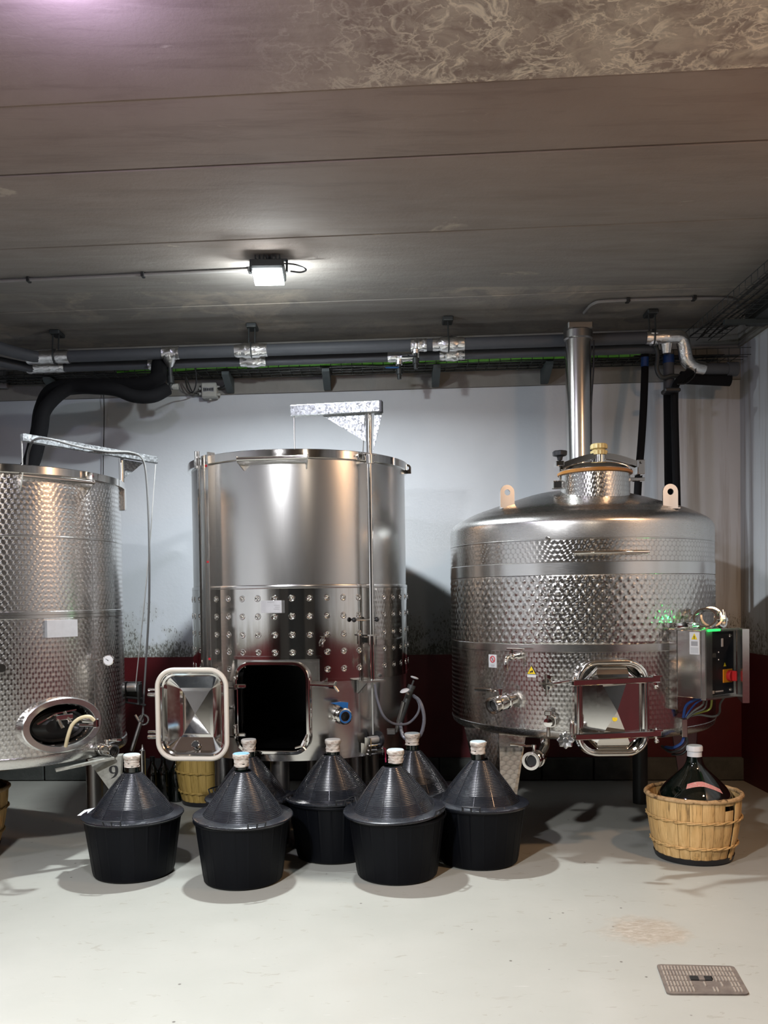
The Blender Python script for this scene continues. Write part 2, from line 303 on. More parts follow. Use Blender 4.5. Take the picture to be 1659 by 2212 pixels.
# ------------------------------------------------------------------ mesh builder (world coordinates)
Z=Vector((0,0,1))
def basis(a):
    a=Vector(a).normalized(); h=Vector((0,0,1)) if abs(a.z)<.9 else Vector((1,0,0))
    u=h.cross(a).normalized(); return u,a.cross(u).normalized(),a
class MB:
    def __init__(s): s.v=[]; s.f=[]
    def add(s,vs,fs):
        o=len(s.v); s.v+=[Vector(x) for x in vs]; s.f+=[tuple(i+o for i in f) for f in fs]; return s
    def box(s,c,size,axes=None,bev=0):
        ax=axes or (Vector((1,0,0)),Vector((0,1,0)),Vector((0,0,1))); c=Vector(c)
        a,b,d=[Vector(ax[i])*size[i]/2 for i in range(3)]
        if bev<=0:
            vs=[c+a*i+b*j+d*k for k in(-1,1) for j in(-1,1) for i in(-1,1)]
            return s.add(vs,[(0,2,3,1),(4,5,7,6),(0,1,5,4),(2,6,7,3),(0,4,6,2),(1,3,7,5)])
        # chamfered in the a-b plane and at both ends
        A,B,D=size[0]/2,size[1]/2,size[2]/2; e=min(bev,A*.9,B*.9,D*.9); ux,uy,uz=[Vector(x) for x in ax]
        loops=[]
        for k,ins in((-D,e),(-D+e,0),(D-e,0),(D,e)):
            lp=[]
            for (x,y) in((A,B-e),(A-e,B),(-A+e,B),(-A,B-e),(-A,-B+e),(-A+e,-B),(A-e,-B),(A,-B+e)):
                x2=max(-A+ins,min(A-ins,x)); y2=max(-B+ins,min(B-ins,y))
                lp.append(c+ux*x2+uy*y2+uz*k)
            loops.append(lp)
        o=len(s.v)
        for lp in loops: s.v+=lp
        for i in range(3):
            for j in range(8): s.f.append((o+i*8+j,o+i*8+(j+1)%8,o+(i+1)*8+(j+1)%8,o+(i+1)*8+j))
        s.f.append(tuple(o+j for j in range(7,-1,-1))); s.f.append(tuple(o+24+j for j in range(8))); return s
    def tube(s,pts,r,n=10,closed=False,flat=1.0,fdir=None):
        pts=[Vector(p) for p in pts]; k=len(pts); rr=r if isinstance(r,(list,tuple)) else [r]*k
        o=len(s.v); u=None
        for i,p in enumerate(pts):
            a=pts[(i+1)%k] if (closed or i<k-1) else p; b=pts[i-1] if (closed or i>0) else p
            t=(a-b).normalized()
            if fdir is not None: u=(fdir-t*fdir.dot(t)).normalized()
            elif u is None: u=basis(t)[0]
            else: u=(u-t*u.dot(t)).normalized()
            w=t.cross(u)
            for j in range(n):
                an=2*PI*j/n+PI/n; s.v.append(p+u*math.cos(an)*rr[i]*flat+w*math.sin(an)*rr[i])
        for i in range(k if closed else k-1):
            i2=(i+1)%k
            for j in range(n):
                s.f.append((o+i*n+j,o+i*n+(j+1)%n,o+i2*n+(j+1)%n,o+i2*n+j))
        if not closed:
            s.f.append(tuple(o+j for j in range(n-1,-1,-1))); s.f.append(tuple(o+(k-1)*n+j for j in range(n)))
        return s
    def cyl(s,a,b,r,n=20,r2=None): return s.tube([a,b],[r,r2 if r2 is not None else r],n)
    def lathe(s,prof,o=(0,0,0),axis=(0,0,1),n=32,mod=None,cap0=False,cap1=False):
        u,w,a=basis(axis); o=Vector(o); st=len(s.v); k=len(prof)
        for r,h in prof:
            for j in range(n):
                an=2*PI*j/n; q=r+(mod(an,h,r) if mod else 0)
                s.v.append(o+a*h+(u*math.cos(an)+w*math.sin(an))*q)
        for i in range(k-1):
            for j in range(n): s.f.append((st+i*n+j,st+i*n+(j+1)%n,st+(i+1)*n+(j+1)%n,st+(i+1)*n+j))
        if cap0: s.f.append(tuple(st+j for j in range(n-1,-1,-1)))
        if cap1: s.f.append(tuple(st+(k-1)*n+j for j in range(n)))
        return s
    def prism(s,loop,ext):
        loop=[Vector(p) for p in loop]; n=len(loop); e=Vector(ext)
        vs=loop+[p+e for p in loop]
        fs=[tuple(range(n-1,-1,-1)),tuple(range(n,2*n))]+[(i,(i+1)%n,n+(i+1)%n,n+i) for i in range(n)]
        return s.add(vs,fs)
    def loops(s,lps,cap0=False,cap1=False,closed=True):
        n=len(lps[0]); o=len(s.v)
        for lp in lps: s.v+=[Vector(p) for p in lp]
        for i in range(len(lps)-1):
            for j in range(n if closed else n-1):
                s.f.append((o+i*n+j,o+i*n+(j+1)%n,o+(i+1)*n+(j+1)%n,o+(i+1)*n+j))
        if cap0: s.f.append(tuple(o+j for j in range(n-1,-1,-1)))
        if cap1: s.f.append(tuple(o+(len(lps)-1)*n+j for j in range(n)))
        return s
    def sphere(s,c,r,n=12):
        return s.lathe([(max(1e-4,r*math.sin(PI*i/8)),-r*math.cos(PI*i/8)) for i in range(9)],c,n=n)
def origin(parent):
    o=Vector((0,0,0)); p=parent
    while p is not None: o+=p.location; p=p.parent
    return o
def part(name,mb,mat,parent=None,smooth=35,label=None,kind=None,loc=None,local=False):
    me=bpy.data.meshes.new(name); L=Vector((0,0,0)) if local else origin(parent)
    if loc is not None and not local: L=L+Vector(loc)
    me.from_pydata([tuple(v-L) for v in mb.v],[],mb.f)
    bm=bmesh.new(); bm.from_mesh(me); bmesh.ops.recalc_face_normals(bm,faces=bm.faces); bm.to_mesh(me); bm.free()
    me.materials.append(M[mat] if isinstance(mat,str) else mat)
    if smooth:
        for p in me.polygons: p.use_smooth=True
        me.set_sharp_from_angle(angle=math.radians(smooth))
    o=bpy.data.objects.new(name,me); COL.objects.link(o)
    if parent is not None: o.parent=parent
    if loc is not None: o.location=loc
    if label: o['label']=label
    if kind: o['kind']=kind
    return o
def thing(name,label,cat,loc,group=None):
    o=bpy.data.objects.new(name,None); COL.objects.link(o); o.location=loc; o['label']=label; o['category']=cat
    o.empty_display_size=.1
    if group: o['group']=group
    return o
def tag(o,label,cat,group=None):
    o['label']=label; o['category']=cat
    if group: o['group']=group
    return o
def smoothpath(pts,k=6):
    pts=[Vector(p) for p in pts]; out=[]; q=[pts[0]*2-pts[1]]+pts+[pts[-1]*2-pts[-2]]
    for i in range(1,len(q)-2):
        a,b,c,d=q[i-1],q[i],q[i+1],q[i+2]
        for j in range(k):
            t=j/k; out.append(.5*((2*b)+(c-a)*t+(2*a-5*b+4*c-d)*t*t+(3*b-a-3*c+d)*t**3))
    out.append(pts[-1]); return out
def rrect(w,h,r,n=6):      # rounded rectangle outline in 2-D, counter-clockwise
    o=[]
    for cx,cy,a0 in((w/2-r,h/2-r,0),(-w/2+r,h/2-r,90),(-w/2+r,-h/2+r,180),(w/2-r,-h/2+r,270)):
        for i in range(n+1):
            a=math.radians(a0+90*i/n); o.append((cx+r*math.cos(a),cy+r*math.sin(a)))
    return o
class Cyl:
    def __init__(s,x,y,R): s.c=Vector((x,y,0)); s.R=R
    def n(s,th): return Vector((math.sin(th),-math.cos(th),0))       # th = 0 faces the camera side
    def t(s,th): return Vector((math.cos(th),math.sin(th),0))
    def at(s,th,z,off=0): return s.c+s.n(th)*(s.R+off)+Z*z
    def hit(s,px,py,off=0):
        r=ray(px,py); R=s.R+off; a=r.x**2+r.y**2; b=-2*(r.x*s.c.x+r.y*s.c.y); c=s.c.x**2+s.c.y**2-R*R
        D=b*b-4*a*c; t=(-b-math.sqrt(max(0,D)))/(2*a); p=Vector((0,0,EYE))+r*t
        return math.atan2(p.x-s.c.x,-(p.y-s.c.y)),p.z
    def pt(s,px,py,off=0):
        th,z=s.hit(px,py,off); return s.at(th,z,off)
    def patch(s,mb,th0,th1,z0,z1,ra,rb,n=None):     # curved slab between radii offsets ra<rb
        n=n or max(2,int(abs(th1-th0)/.05)); lo=[]
        for i in range(n+1):
            th=th0+(th1-th0)*i/n; lo.append([s.at(th,z0,rb),s.at(th,z1,rb),s.at(th,z1,ra),s.at(th,z0,ra)])
        mb.loops(lo,True,True); return mb
    def shell(s,zs,hole=None,inset=0,nth=240,off=0,prof=None):
        """wall of revolution as a fine grid; hole(th,z)->True removes a face"""
        mb=MB(); o=0
        for z in zs:
            r=prof(z) if prof else s.R+off
            for j in range(nth): mb.v.append(s.c+s.n(2*PI*j/nth+PI)*r+Z*z)
        for i in range(len(zs)-1):
            zc=(zs[i]+zs[i+1])/2
            for j in range(nth):
                th=2*PI*(j+.5)/nth-PI
                if hole and hole(th,zc): continue
                mb.f.append((i*nth+j,i*nth+(j+1)%nth,(i+1)*nth+(j+1)%nth,(i+1)*nth+j))
        return mb
def frange(a,b,n): return [a+(b-a)*i/n for i in range(n+1)]
# ================================================================== THE SETTING
XL,XR,YF,ZC=-3.15,2.69,-3.9,3.40
def struct(name,mb,mat,parent=None,smooth=0):
    o=part(name,mb,mat,parent,smooth)
    if parent is None: o['kind']='structure'
    return o
b=MB(); b.add([(XL-.2,YF-.2,0),(XR+.2,YF-.2,0),(XR+.2,wally(XR)+.2,0),(XL-.2,wally(XL)+.2,0)],[(0,1,2,3)]); b2=MB(); b2.prism([v+Vector((0,0,-.1)) for v in b.v],(0,0,.1)); struct('floor',b2,'floor')
b=MB(); b.prism([(XL-.2,wally(XL-.2),0),(XR+.2,wally(XR+.2),0),(XR+.2,wally(XR+.2)+.2,0),(XL-.2,wally(XL-.2)+.2,0)],(0,0,3.6)); struct('wall_back',b,'wall')
b=MB(); b.prism([(XR,YF-.2,0),(XR+.2,YF-.2,0),(XR+.2,wally(XR),0),(XR,wally(XR),0)],(0,0,3.6)); struct('wall_right',b,'wall')
b=MB(); b.prism([(XL-.2,YF-.2,0),(XL,YF-.2,0),(XL,wally(XL),0),(XL-.2,wally(XL),0)],(0,0,3.6)); struct('wall_left',b,'wall')
b=MB(); b.prism([(XL,YF-.2,0),(XR,YF-.2,0),(XR,YF,0),(XL,YF,0)],(0,0,3.6)); struct('wall_front',b,'beam')
b=MB(); b.box((-.4,YF+.03,1.35),(2.6,.06,2.7)); struct('unseen_reflection_panel',b,'darkmetal')  # unseen dark panel, added for contrast in the steel reflections
# raw concrete beam along the top of the back wall, slightly proud, and grey strip along the right wall
zb=PW(829,843).z
b=MB(); b.prism([(XL,wally(XL)-.018,zb),(XR,wally(XR)-.018,zb),(XR,wally(XR)+.02,zb),(XL,wally(XL)+.02,zb)],(0,0,ZC-zb)); struct('trim_1',b,'beam')
b=MB(); b.box((XR-.006,(YF+wally(XR))/2,3.325),(.03,wally(XR)-YF,.15)); struct('trim_2',b,'beam')
# course of bare concrete blocks at the foot of the back wall
base=MB(); base.prism([(XL,wally(XL)-.01,0),(XR,wally(XR)-.01,0),(XR,wally(XR)+.02,0),(XL,wally(XL)+.02,0)],(0,0,.175)); bb=struct('baseboard_back',base,'block')
wd=Vector((1,-.0647,0)).normalized(); wn=Vector((-.0647,-1,0)).normalized()
x=XL+.05; k=0
while x<XR-.25:
    L=.39; c=Vector((x+L/2,wally(x+L/2)-.02,.0)); 
    b=MB(); b.box(c+Z*.088+wn*random.uniform(0,.006),(L-.012,.03,.165),(wd,wn,Z),.004); part('concrete_block',b,'block',bb,0); x+=L
# ceiling: prefab planks with recessed joints
b=MB(); b.prism([(XL-.2,YF-.2,ZC+.03),(XR+.2,YF-.2,ZC+.03),(XR+.2,wally(XR)+.2,ZC+.03),(XL-.2,wally(XL)+.2,ZC+.03)],(0,0,.2)); ceil=struct('ceiling',b,'ceiling')
J=[PZ(829,y,ZC).y for y in (191,345,507,648)]
edges=[YF-.3]+[J[0]-1.2*i for i in (5,4,3,2,1)]+J+[7.2]
for i in range(len(edges)-1):
    a,c=edges[i]+.006,edges[i+1]-.006
    dz=(0,.004,-.003,.003,-.002,.0,.006,.003,.004,.003)[i%10]
    b=MB(); lo=[]
    for s,x in ((0,XL-.1),(1,XR+.1)):
        k=-.0647*x
        lo.append([Vector((x,a+k,ZC+.06)),Vector((x,a+k,ZC+dz+.004)),Vector((x,a+k+.004,ZC+dz)),Vector((x,c+k-.004,ZC+dz)),Vector((x,c+k,ZC+dz+.004)),Vector((x,c+k,ZC+.06))])
    b.loops(lo,True,True); part('concrete_plank',b,'ceiling',ceil,0)
# ================================================================== CEILING SERVICES
# floodlight on the ceiling
fl=thing('floodlight','bright white floodlight glowing under the concrete ceiling above the middle tank','lamp',(LAMP.x,LAMP.y,ZC))
td=Vector((0,-.30,-1)).normalized(); tx=Vector((1,0,0)); ty=td.cross(tx)
b=MB(); c=LAMP-td*.045
b.box(c-td*.01,(.19,.15,.06),(tx,ty,td),.01); hs=part('housing',b,'darkmetal',fl)
b=MB()
for i in range(7): b.box(c-td*.05+tx*(-.07+.0233*i),(.006,.13,.04),(tx,ty,td))
part('cooling_fins',b,'darkmetal',hs)
b=MB(); b.box(LAMP-td*.006,(.17,.13,.008),(tx,ty,td),.003); part('glass',b,'lampglass',hs)
b=MB()
for s in(-1,1): b.tube([c+tx*s*.105,c+tx*s*.105+Z*.075+Vector((0,.02,0))],.007,6)
b.box(c+Z*.075+Vector((0,.02,0)),(.22,.03,.006)); b.cyl(c+Z*.07+Vector((0,.02,0)),(c.x,c.y+.02,ZC),.018,12); part('bracket',b,'darkmetal',fl)
b=MB(); b.tube(smoothpath([c+Vector((.09,.0,.05)),P(640,572,5.2),P(661,582,5.2),P(650,588,5.2),P(628,586,5.15)]),.005,6); part('cable_loop',b,'blackcable',fl)
# conduit running to the floodlight
def ceilpt(px,py,z=ZC-.015): return PZ(px,py,z)
cd=MB(); A_=ceilpt(-20,608); B_=ceilpt(556,583); cd.tube([A_,B_,c+Vector((-.09,.02,.05))],.010,8)
o=part('conduit',cd,'conduit'); tag(o,'straight grey conduit along the ceiling leading to the floodlight','conduit')
cdo=o
for px in(62,309,540):
    q=ceilpt(px,608-(px/556)*24); b=MB(); b.box(q+Vector((0,0,.002)),(.02,.04,.030),bev=.003); part('clip',b,'blackcable',cdo)
b=MB(); b.tube(smoothpath([ceilpt(1262,676),ceilpt(1282,656),ceilpt(1320,650),ceilpt(1480,645),ceilpt(1570,645),ceilpt(1592,652),ceilpt(1594,664)]),.011,8)
o=part('conduit',b,'conduit'); tag(o,'curved pale conduit clipped to the ceiling above the dome-topped tank','conduit')
for px in(1356,1499): 
    q=ceilpt(px,649 if px<1400 else 644.5); b=MB(); b.box(q,(.025,.045,.03),bev=.003); part('clip',b,'blackcable',o)
# insulated pipes along the back wall
def wl(py829,off): return PW(829,py829,off).z
def onwall(px,z,off):      # point at pixel column px, height z, off in front of the wall
    k=(px-CX)/F; X=(6.8-off)*k/(1+.0647*k)
    for _ in range(3):
        r=ray(px,1290-1900*(z-EYE)/6.5); X=(6.8-off)*r.x/(1+.0647*r.x)
    return Vector((X,wally(X)-off,z))
z1=wl(748,.50); z2=wl(771,.36)
def pipe(name,label,pts,r,mat,cat='pipe',n=16):
    b=MB(); b.tube(pts,r,n); o=part(name,b,mat); return tag(o,label,cat)
a=onwall(85,z1,.5)
p1=thing('insulated_pipe','upper grey insulated pipe running along the top of the back wall','pipe',a)
b=MB(); b.tube(smoothpath([Vector((-2.90,a.y-1.6,z1+.0)),Vector((-2.78,a.y-.60,z1)),a+Vector((-.05,-.05,0)),a+Vector((.2,-.012,0))],5)+[onwall(1398,z1,.5)],.042,16); part('lagging',b,'grey_foam',p1)
a2=onwall(70,z2,.36)
p2=thing('insulated_pipe','lower grey insulated pipe running just under the upper pipe at the back wall','pipe',a2)
b=MB(); b.tube(smoothpath([Vector((-3.06,a2.y-1.6,z2)),Vector((-2.96,a2.y-.60,z2)),a2+Vector((-.05,-.05,0)),a2+Vector((.2,-.012,0))],5)+[onwall(1420,z2,.36)],.036,16); part('lagging',b,'grey_foam',p2)
def sleeve(pp,px0,px1,z,off,r,bulge=True):
    b=MB(); A=onwall(px0,z,off); B=onwall(px1,z,off); d=B-A; L=d.length; n=14
    pr=[]
    for i in range(n+1):
        t=i/n; q=r*(1.03+(.22 if bulge and .28<t<.72 else 0)); pr.append((q+random.uniform(-.002,.002),t*L))
    b.lathe([(r*.9,0)]+pr+[(r*.9,L)],A,d,24,lambda an,h,rr:.0022*math.sin(an*5+h*90)+.0015*math.sin(an*11-h*160)); part('foil_sleeve',b,'foil',pp)
for px0,px1 in((508,578),(935,1004),(888,922)): sleeve(p1,px0,px1,z1,.5,.043,px0!=888)
for px0,px1 in((520,575),(950,1004),(838,905)): sleeve(p2,px0,px1,z2,.36,.037,px0!=838)
sleeve(p1,60,150,z1,.5,.046,False); sleeve(p2,60,140,z2,.36,.04,False); sleeve(p1,352,388,z1,.5,.044,False); sleeve(p2,322,352,z2,.36,.038,False)
# foil covered elbow at the right end
b=MB(); q=[onwall(1396,z1,.5),onwall(1440,z1,.5),onwall(1470,z1+.0,.48)]
s0=onwall(1478,z1-.06,.46); s1=onwall(1484,z1-.15,.44); s2=onwall(1500,z1-.19,.42); s3=onwall(1520,z1-.20,.40)
b.tube(smoothpath(q+[s0,s1,s2,s3],5),.046,16); part('foil_elbow',b,'foil',p1)
b=MB(); b.tube([s3,onwall(1575,z1-.20,.36)],.040,16); b.tube([onwall(1570,z1-.20,.36),onwall(1592,z1-.20,.35)],.05,16); part('pipe_end',b,'grey_foam',p1)
b=MB(); b.tube([onwall(1440,z1+.0,.48),onwall(1440,z1-.1,.46)],[.05,.03],12); b.tube([onwall(1412,z1+.02,.5),onwall(1412,z1-.05,.5)],[.05,.03],12); part('foil_branch',b,'foil',p1)
b=MB(); b.tube(smoothpath([onwall(1416,z1-.03,.42),onwall(1421,z1-.10,.42),onwall(1419,z1-.2,.42),onwall(1430,z1-.26,.42),onwall(1450,z1-.25,.42)],4)+[onwall(1470,z1-.25,.40)],.016,10); part('branch_pipe',b,'darkmetal',p1)
b=MB(); b.tube([onwall(1470,z1-.25,.36),onwall(1577,z1-.27,.33)],.045,14); tag(part('insulated_pipe',b,'foam'),'short thick black lagged pipe stub at the top right corner','pipe')
# pipe hangers
for px,lab in((119,'dark pipe hanger in the shadowed left corner under the ceiling'),(544,'dark pipe hanger with two rods right of the junction box'),(969,'dark pipe hanger beside the small valves under the ceiling'),(1411,'dark pipe hanger right of the steel flue')):
    h=thing('pipe_hanger',lab,'bracket',onwall(px,z1,.5),'pipe hangers')
    q=onwall(px,z1,.5); b=MB()
    for s in((-.022,.022) if px!=969 else (0,)): b.tube([Vector((q.x+s,q.y,z1-.02)),Vector((q.x+s,q.y+.03,ZC+.01))],.006,6)
    part('rod',b,'darkmetal',h)
    b=MB(); b.box((q.x,q.y+.05,ZC-.015),(.075,.13,.03),bev=.006); part('ceiling_plate',b,'darkmetal',h)
    b=MB(); b.tube([q+Vector((math.sin(i*PI/6)*.0,math.cos(i*PI/6)*.055,math.sin(i*PI/6)*.055)) for i in range(12)],.006,6,True); part('clamp_ring',b,'darkmetal',h)
# little valves hanging from the pipes
for px,z,off,lab in((862,z2,.36,'small dark valve hanging from the lower pipe, left of its twin'),(898,z1,.5,'small dark valve hanging from the upper pipe, right of its twin')):
    q=onwall(px,z,off); h=thing('drain_valve',lab,'valve',q-Z*.2)
    b=MB(); b.tube([q,q-Z*.06],[.034,.026],12); part('foil_neck',b,'foil',h)
    b=MB(); b.tube([q-Z*.05,q-Z*.09,q-Z*.091,q-Z*.13,q-Z*.131,q-Z*.165],[.014,.014,.024,.024,.015,.015],12); part('valve_body',b,'darkmetal',h)
    b=MB(); b.box(q-Z*.085+Vector((-.05,-.02,0)),(.10,.018,.010),bev=.003); part('lever',b,'blue' if px==862 else 'black',h)
# wire cable tray
zt=wl(797,.16); tray=thing('cable_tray','wire mesh cable tray running along the concrete beam of the back wall','tray',(0,wally(0)-.15,zt))
b=MB()
for off,dz in((.03,.05),(.03,.0),(.11,0),(.19,0),(.25,.0),(.25,.05)):
    b.tube([Vector((XL+.02,wally(XL)-off,zt+dz)),Vector((XR-.02,wally(XR)-off,zt+dz))],.0028,5)
x=XL+.05
while x<XR-.05:
    b.tube([Vector((x,wally(x)-o_,zt+d_)) for o_,d_ in((.03,.05),(.03,0),(.25,0),(.25,.055))],.0026,5); x+=.078
part('wire_mesh',b,'darkmetal',tray,kind='stuff')
for px in(492,705,942,1181,112):
    q=onwall(px,zt,.14); b=MB(); x=q.x; W=lambda o_,z_: Vector((x-.027,wally(x)-o_,z_))
    b.prism([W(.018,zt-.005),W(.26,zt-.005),W(.26,zt-.03),W(.06,zt-.115),W(.018,zt-.115)],(.054,0,0))
    br=part('tray_bracket',b,'iron',tray)
    b=MB(); b.cyl((x,wally(x)-.11,zt-.065),(x,wally(x)-.05,zt-.10),.010,10); part('bolt',b,'darkmetal',br)
# tray on the right wall
XT=2.36; zt2=3.27
tr=thing('cable_tray','wire mesh cable tray running along the right wall towards the corner','tray',(XT,5.8,zt2))
b=MB()
for dx,dz in((-.12,.06),(-.12,0),(-.04,0),(.05,0),(.12,0),(.12,.06)): b.tube([(XT+dx,3.0,zt2+dz),(XT+dx,6.5,zt2+dz)],.0028,5)
y=3.0
while y<6.5: b.tube([(XT-.12,y,zt2+.06),(XT-.12,y,zt2),(XT+.12,y,zt2),(XT+.12,y,zt2+.06)],.0026,5); y+=.09
part('wire_mesh',b,'darkmetal',tr,kind='stuff')
for y in (3.5,4.4,5.2,6.0):
    b=MB(); b.box((XT+.15,y,zt2-.02),(.36,.035,.03)); part('tray_bracket',b,'iron',tr)
# cables lying in the trays
def cable(label,pts,r,mat,cat='cable',name='cable'):
    b=MB(); b.tube(smoothpath(pts,4),r,7); return tag(part(name,b,mat),label,cat)
def wav(off,dz,amp,x0,x1,n,seed):
    rnd=random.Random(seed); return [Vector((x0+(x1-x0)*i/n,wally(x0+(x1-x0)*i/n)-off-rnd.uniform(-.02,.02),zt+dz+abs(rnd.gauss(0,amp)))) for i in range(n+1)]
cable('bright green earth cable lying in the wire tray on the back wall',wav(.235,.030,.004,-1.9,1.9,18,1),.012,'green')
cable('second green cable behind the bright green earth cable in the tray',wav(.20,.024,.006,-2.0,1.85,18,2),.010,'green')
for i in range(5):
    cable('black cable lying loosely in the wire tray on the back wall',wav(.06+.04*i,.012,.014 if i%2 else .006,-3.0,2.5,22,10+i),.005,'blackcable')['group']='loose black cables in the wall tray'
cable('pale cable in the wire tray on the back wall',wav(.05,.03,.003,-1.2,.6,10,31),.006,'conduit')
for i in range(5):
    rnd=random.Random(50+i)
    cable('dark cable lying in the tray along the right wall',[Vector((XT-.09+.045*i+rnd.uniform(-.02,.02),3.1+.42*k,zt2+.014+abs(rnd.gauss(0,.008)))) for k in range(9)],.006,'blackcable')['group']='dark cables in the right tray'
# dark duct at the top of the right wall
q=PX(1640,706,2.66); b=MB(); b.box((2.60,5.6,3.31),(.14,1.1,.10),bev=.01); tag(part('trunking',b,'darkmetal'),'dark rectangular trunking high on the right wall','trunking')
# junction box
q=PW(455,846,.03); jb=thing('junction_box','small beige junction box with cable glands under the cable tray','box',q)
b=MB(); b.box(q+wn*.02,(.118,.115,.07),(wd,Z,wn),.006); part('box_body',b,'offwhite',jb)
b=MB(); b.box(q+wn*.058,(.108,.105,.012),(wd,Z,wn),.005); lidp=part('box_cover',b,'offwhite',jb)
b=MB(); c=q+wn*.0645
b.prism([c+wd*u+Z*v for u,v in((-.042,.022),(0,.014),(.042,.022),(.042,-.018),(0,-.010),(-.042,-.018))],wn*.001); lg=part('dark_label',b,'inkgrey',lidp)
for k in range(6):
    b=MB(); b.box(c+wn*.0015+wd*(-.034+.0135*k)+Z*.002,(.009,.022-.002*min(k,5-k),.0006),(wd,Z,wn)); lg2=part('letter_mark',b,'ink',lidp)
b=MB()
for s,dz in((-1,.02),(-1,-.02),(1,.03),(1,-.03)): b.tube([q+wn*.02+wd*s*.055+Z*dz,q+wn*.02+wd*s*.082+Z*dz],.011,10)
b.tube([q+wn*.02-Z*.055,q+wn*.02-Z*.07],.012,10); part('cable_gland',b,'offwhite',jb)
cable('thin black cable looping down from the tray into the junction box',[PW(405,765,.36),PW(420,790,.3),PW(424,825,.2),PW(416,848,.1),PW(404,838,.1),PW(401,812,.15),PW(415,846,.08),PW(432,852,.05)],.005,'blackcable')
cable('thin grey cable from the actuator to the junction box',[PW(385,834,.4),PW(392,846,.2),PW(410,852,.1),PW(432,842,.05)],.004,'greywire')
cable('short black cable from the junction box to the tray bracket',[PW(470,838,.05),PW(482,836,.08),PW(488,828,.1)],.005,'blackcable')
# motor valve under the pipes
q=PW(370,838,.42); mv=thing('pipe_valve','metal pipe tee with vertical valve stem dropping from the pipes above black hoses','valve',q)
b=MB(); b.tube([onwall(366,z1,.5),PW(366,778,.48),PW(367,790,.45)],[.05,.046,.026],12); part('foil_neck',b,'foil',mv)
b=MB(); b.tube([PW(367,788,.45),PW(368,812,.45),PW(368,813,.45),PW(369,828,.45),PW(369,829,.45),PW(369,842,.44)],[.018,.018,.026,.026,.017,.017],12); part('valve_body',b,'darkmetal',mv)
b=MB(); b.tube([PW(369,836,.44),PW(384,835,.44)],[.018,.022],10); part('connector',b,'offwhite',mv)
# black lagged hoses at the upper left
b=MB(); b.tube(smoothpath([P(62,1010,6.1),P(72,985,6.1),P(85,930,6.15),P(92,885,6.2),P(115,845,6.3),P(170,834,6.35),P(240,836,6.36),P(310,832,6.36),P(342,818,6.36)],6)+[PW(345,785,.42)],.058,16)
tag(part('insulated_hose',b,'foam'),'thick black lagged hose curving down into the left tank','hose')
b=MB(); b.tube(smoothpath([P(68,1010,5.98),P(85,935,6.02),P(100,880,6.06),P(150,838,6.2),P(205,838,6.2),P(250,842,6.2),P(290,856,6.22),P(330,856,6.24),P(362,840,6.3)],6),.046,16)
tag(part('insulated_hose',b,'foam'),'second thick black lagged hose sagging below the first toward the valve','hose')
cable('thin black wire hanging straight down the back wall left of the junction box',[PW(223,830,.06),PW(225,900,.03),PW(223,1000,.03),PW(223,1100,.03)],.004,'blackcable','wire','wire')
b=MB(); b.box(PW(8,820,.05),(.06,.05,.14),bev=.006); tag(part('wall_socket',b,'inkgrey'),'small grey box high in the dark left corner','box')
# flue pipe
q=P(1249,760,6.05); zt_=P(1249,733,6.05).z; zb_=.30
fp=thing('flue_pipe','tall shiny steel flue pipe rising behind the dome-topped tank','pipe',(q.x,6.05,1.82))
b=MB(); b.tube([(q.x,6.05,zt_),(q.x,6.05,2.0),(q.x,6.045,1.96),(q.x,6.02,1.90),(q.x-.01,5.96,1.84),(q.x-.01,5.90,1.82)],.088,40); part('tube',b,'steel_smooth',fp)
b=MB(); b.lathe([(.088,zt_-.01),(.098,zt_),(.098,zt_+.05),(.09,zt_+.05)],(q.x,6.05,0),n=48,cap1=True); b.box((q.x,6.05,zt_+.075),(.17,.17,.05),bev=.008); part('collar',b,'dark_steel',fp)
cable('thin black cable running down beside the steel flue',[P(1283,735,6.0),P(1282,800,6.0),P(1277,880,6.0),P(1276,1000,6.0),P(1272,1100,6.0)],.006,'blackcable')
# vertical black pipes on the right
b=MB(); b.tube(smoothpath([P(1393,760,6.35),P(1393,800,6.32),P(1390,880,6.25),P(1385,960,6.2),P(1380,1020,6.15),P(1376,1090,6.12),P(1366,1300,6.12)],4),.026,12)
vp=tag(part('insulated_hose',b,'foam'),'slim black lagged hose dropping behind the tank neck, left of the thicker pipe','hose')
b=MB(); b.tube([P(1393,772,6.31),P(1393,792,6.31)],.027,12); part('tape_band',b,'bluewire',vp)
b=MB(); b.tube([P(1444,766,6.3),P(1445,840,6.3),P(1447,960,6.3),P(1452,1330,6.3)],.038,14)
vp=tag(part('insulated_pipe',b,'grey_foam'),'grey lagged vertical pipe beside the right corner','pipe')
b=MB(); b.tube([P(1446,846,6.3),P(1452,1330,6.3)],.0425,14); part('dark_lagging',b,'foam',vp)
b=MB(); b.tube([P(1444,768,6.3),P(1444,785,6.3)],.04,14); part('tape_band',b,'bluewire',vp)
b=MB(); b.tube([P(1443,770,6.3),P(1440,755,6.35)],.022,10); part('valve_stub',b,'darkmetal',vp)
b=MB(); b.tube(smoothpath([P(1505,795,6.25),P(1478,812,6.22),P(1461,830,6.2),P(1457,860,6.18),P(1459,960,6.18),P(1463,1120,6.18),P(1466,1330,6.18)],5),.026,10)
tag(part('insulated_hose',b,'foam'),'black hose strapped to the right side of the grey vertical pipe','hose')
b=MB(); b.box(P(1449,845,6.16),(.11,.1,.03),bev=.008); tag(part('strap',b,'black'),'black strap binding hose and pipe by the right corner','strap')
cable('thin black cable looping from the pipe stub to the vertical pipe',[P(1504,790,6.2),P(1500,812,6.2),P(1482,828,6.2),P(1464,830,6.15)],.004,'blackcable')
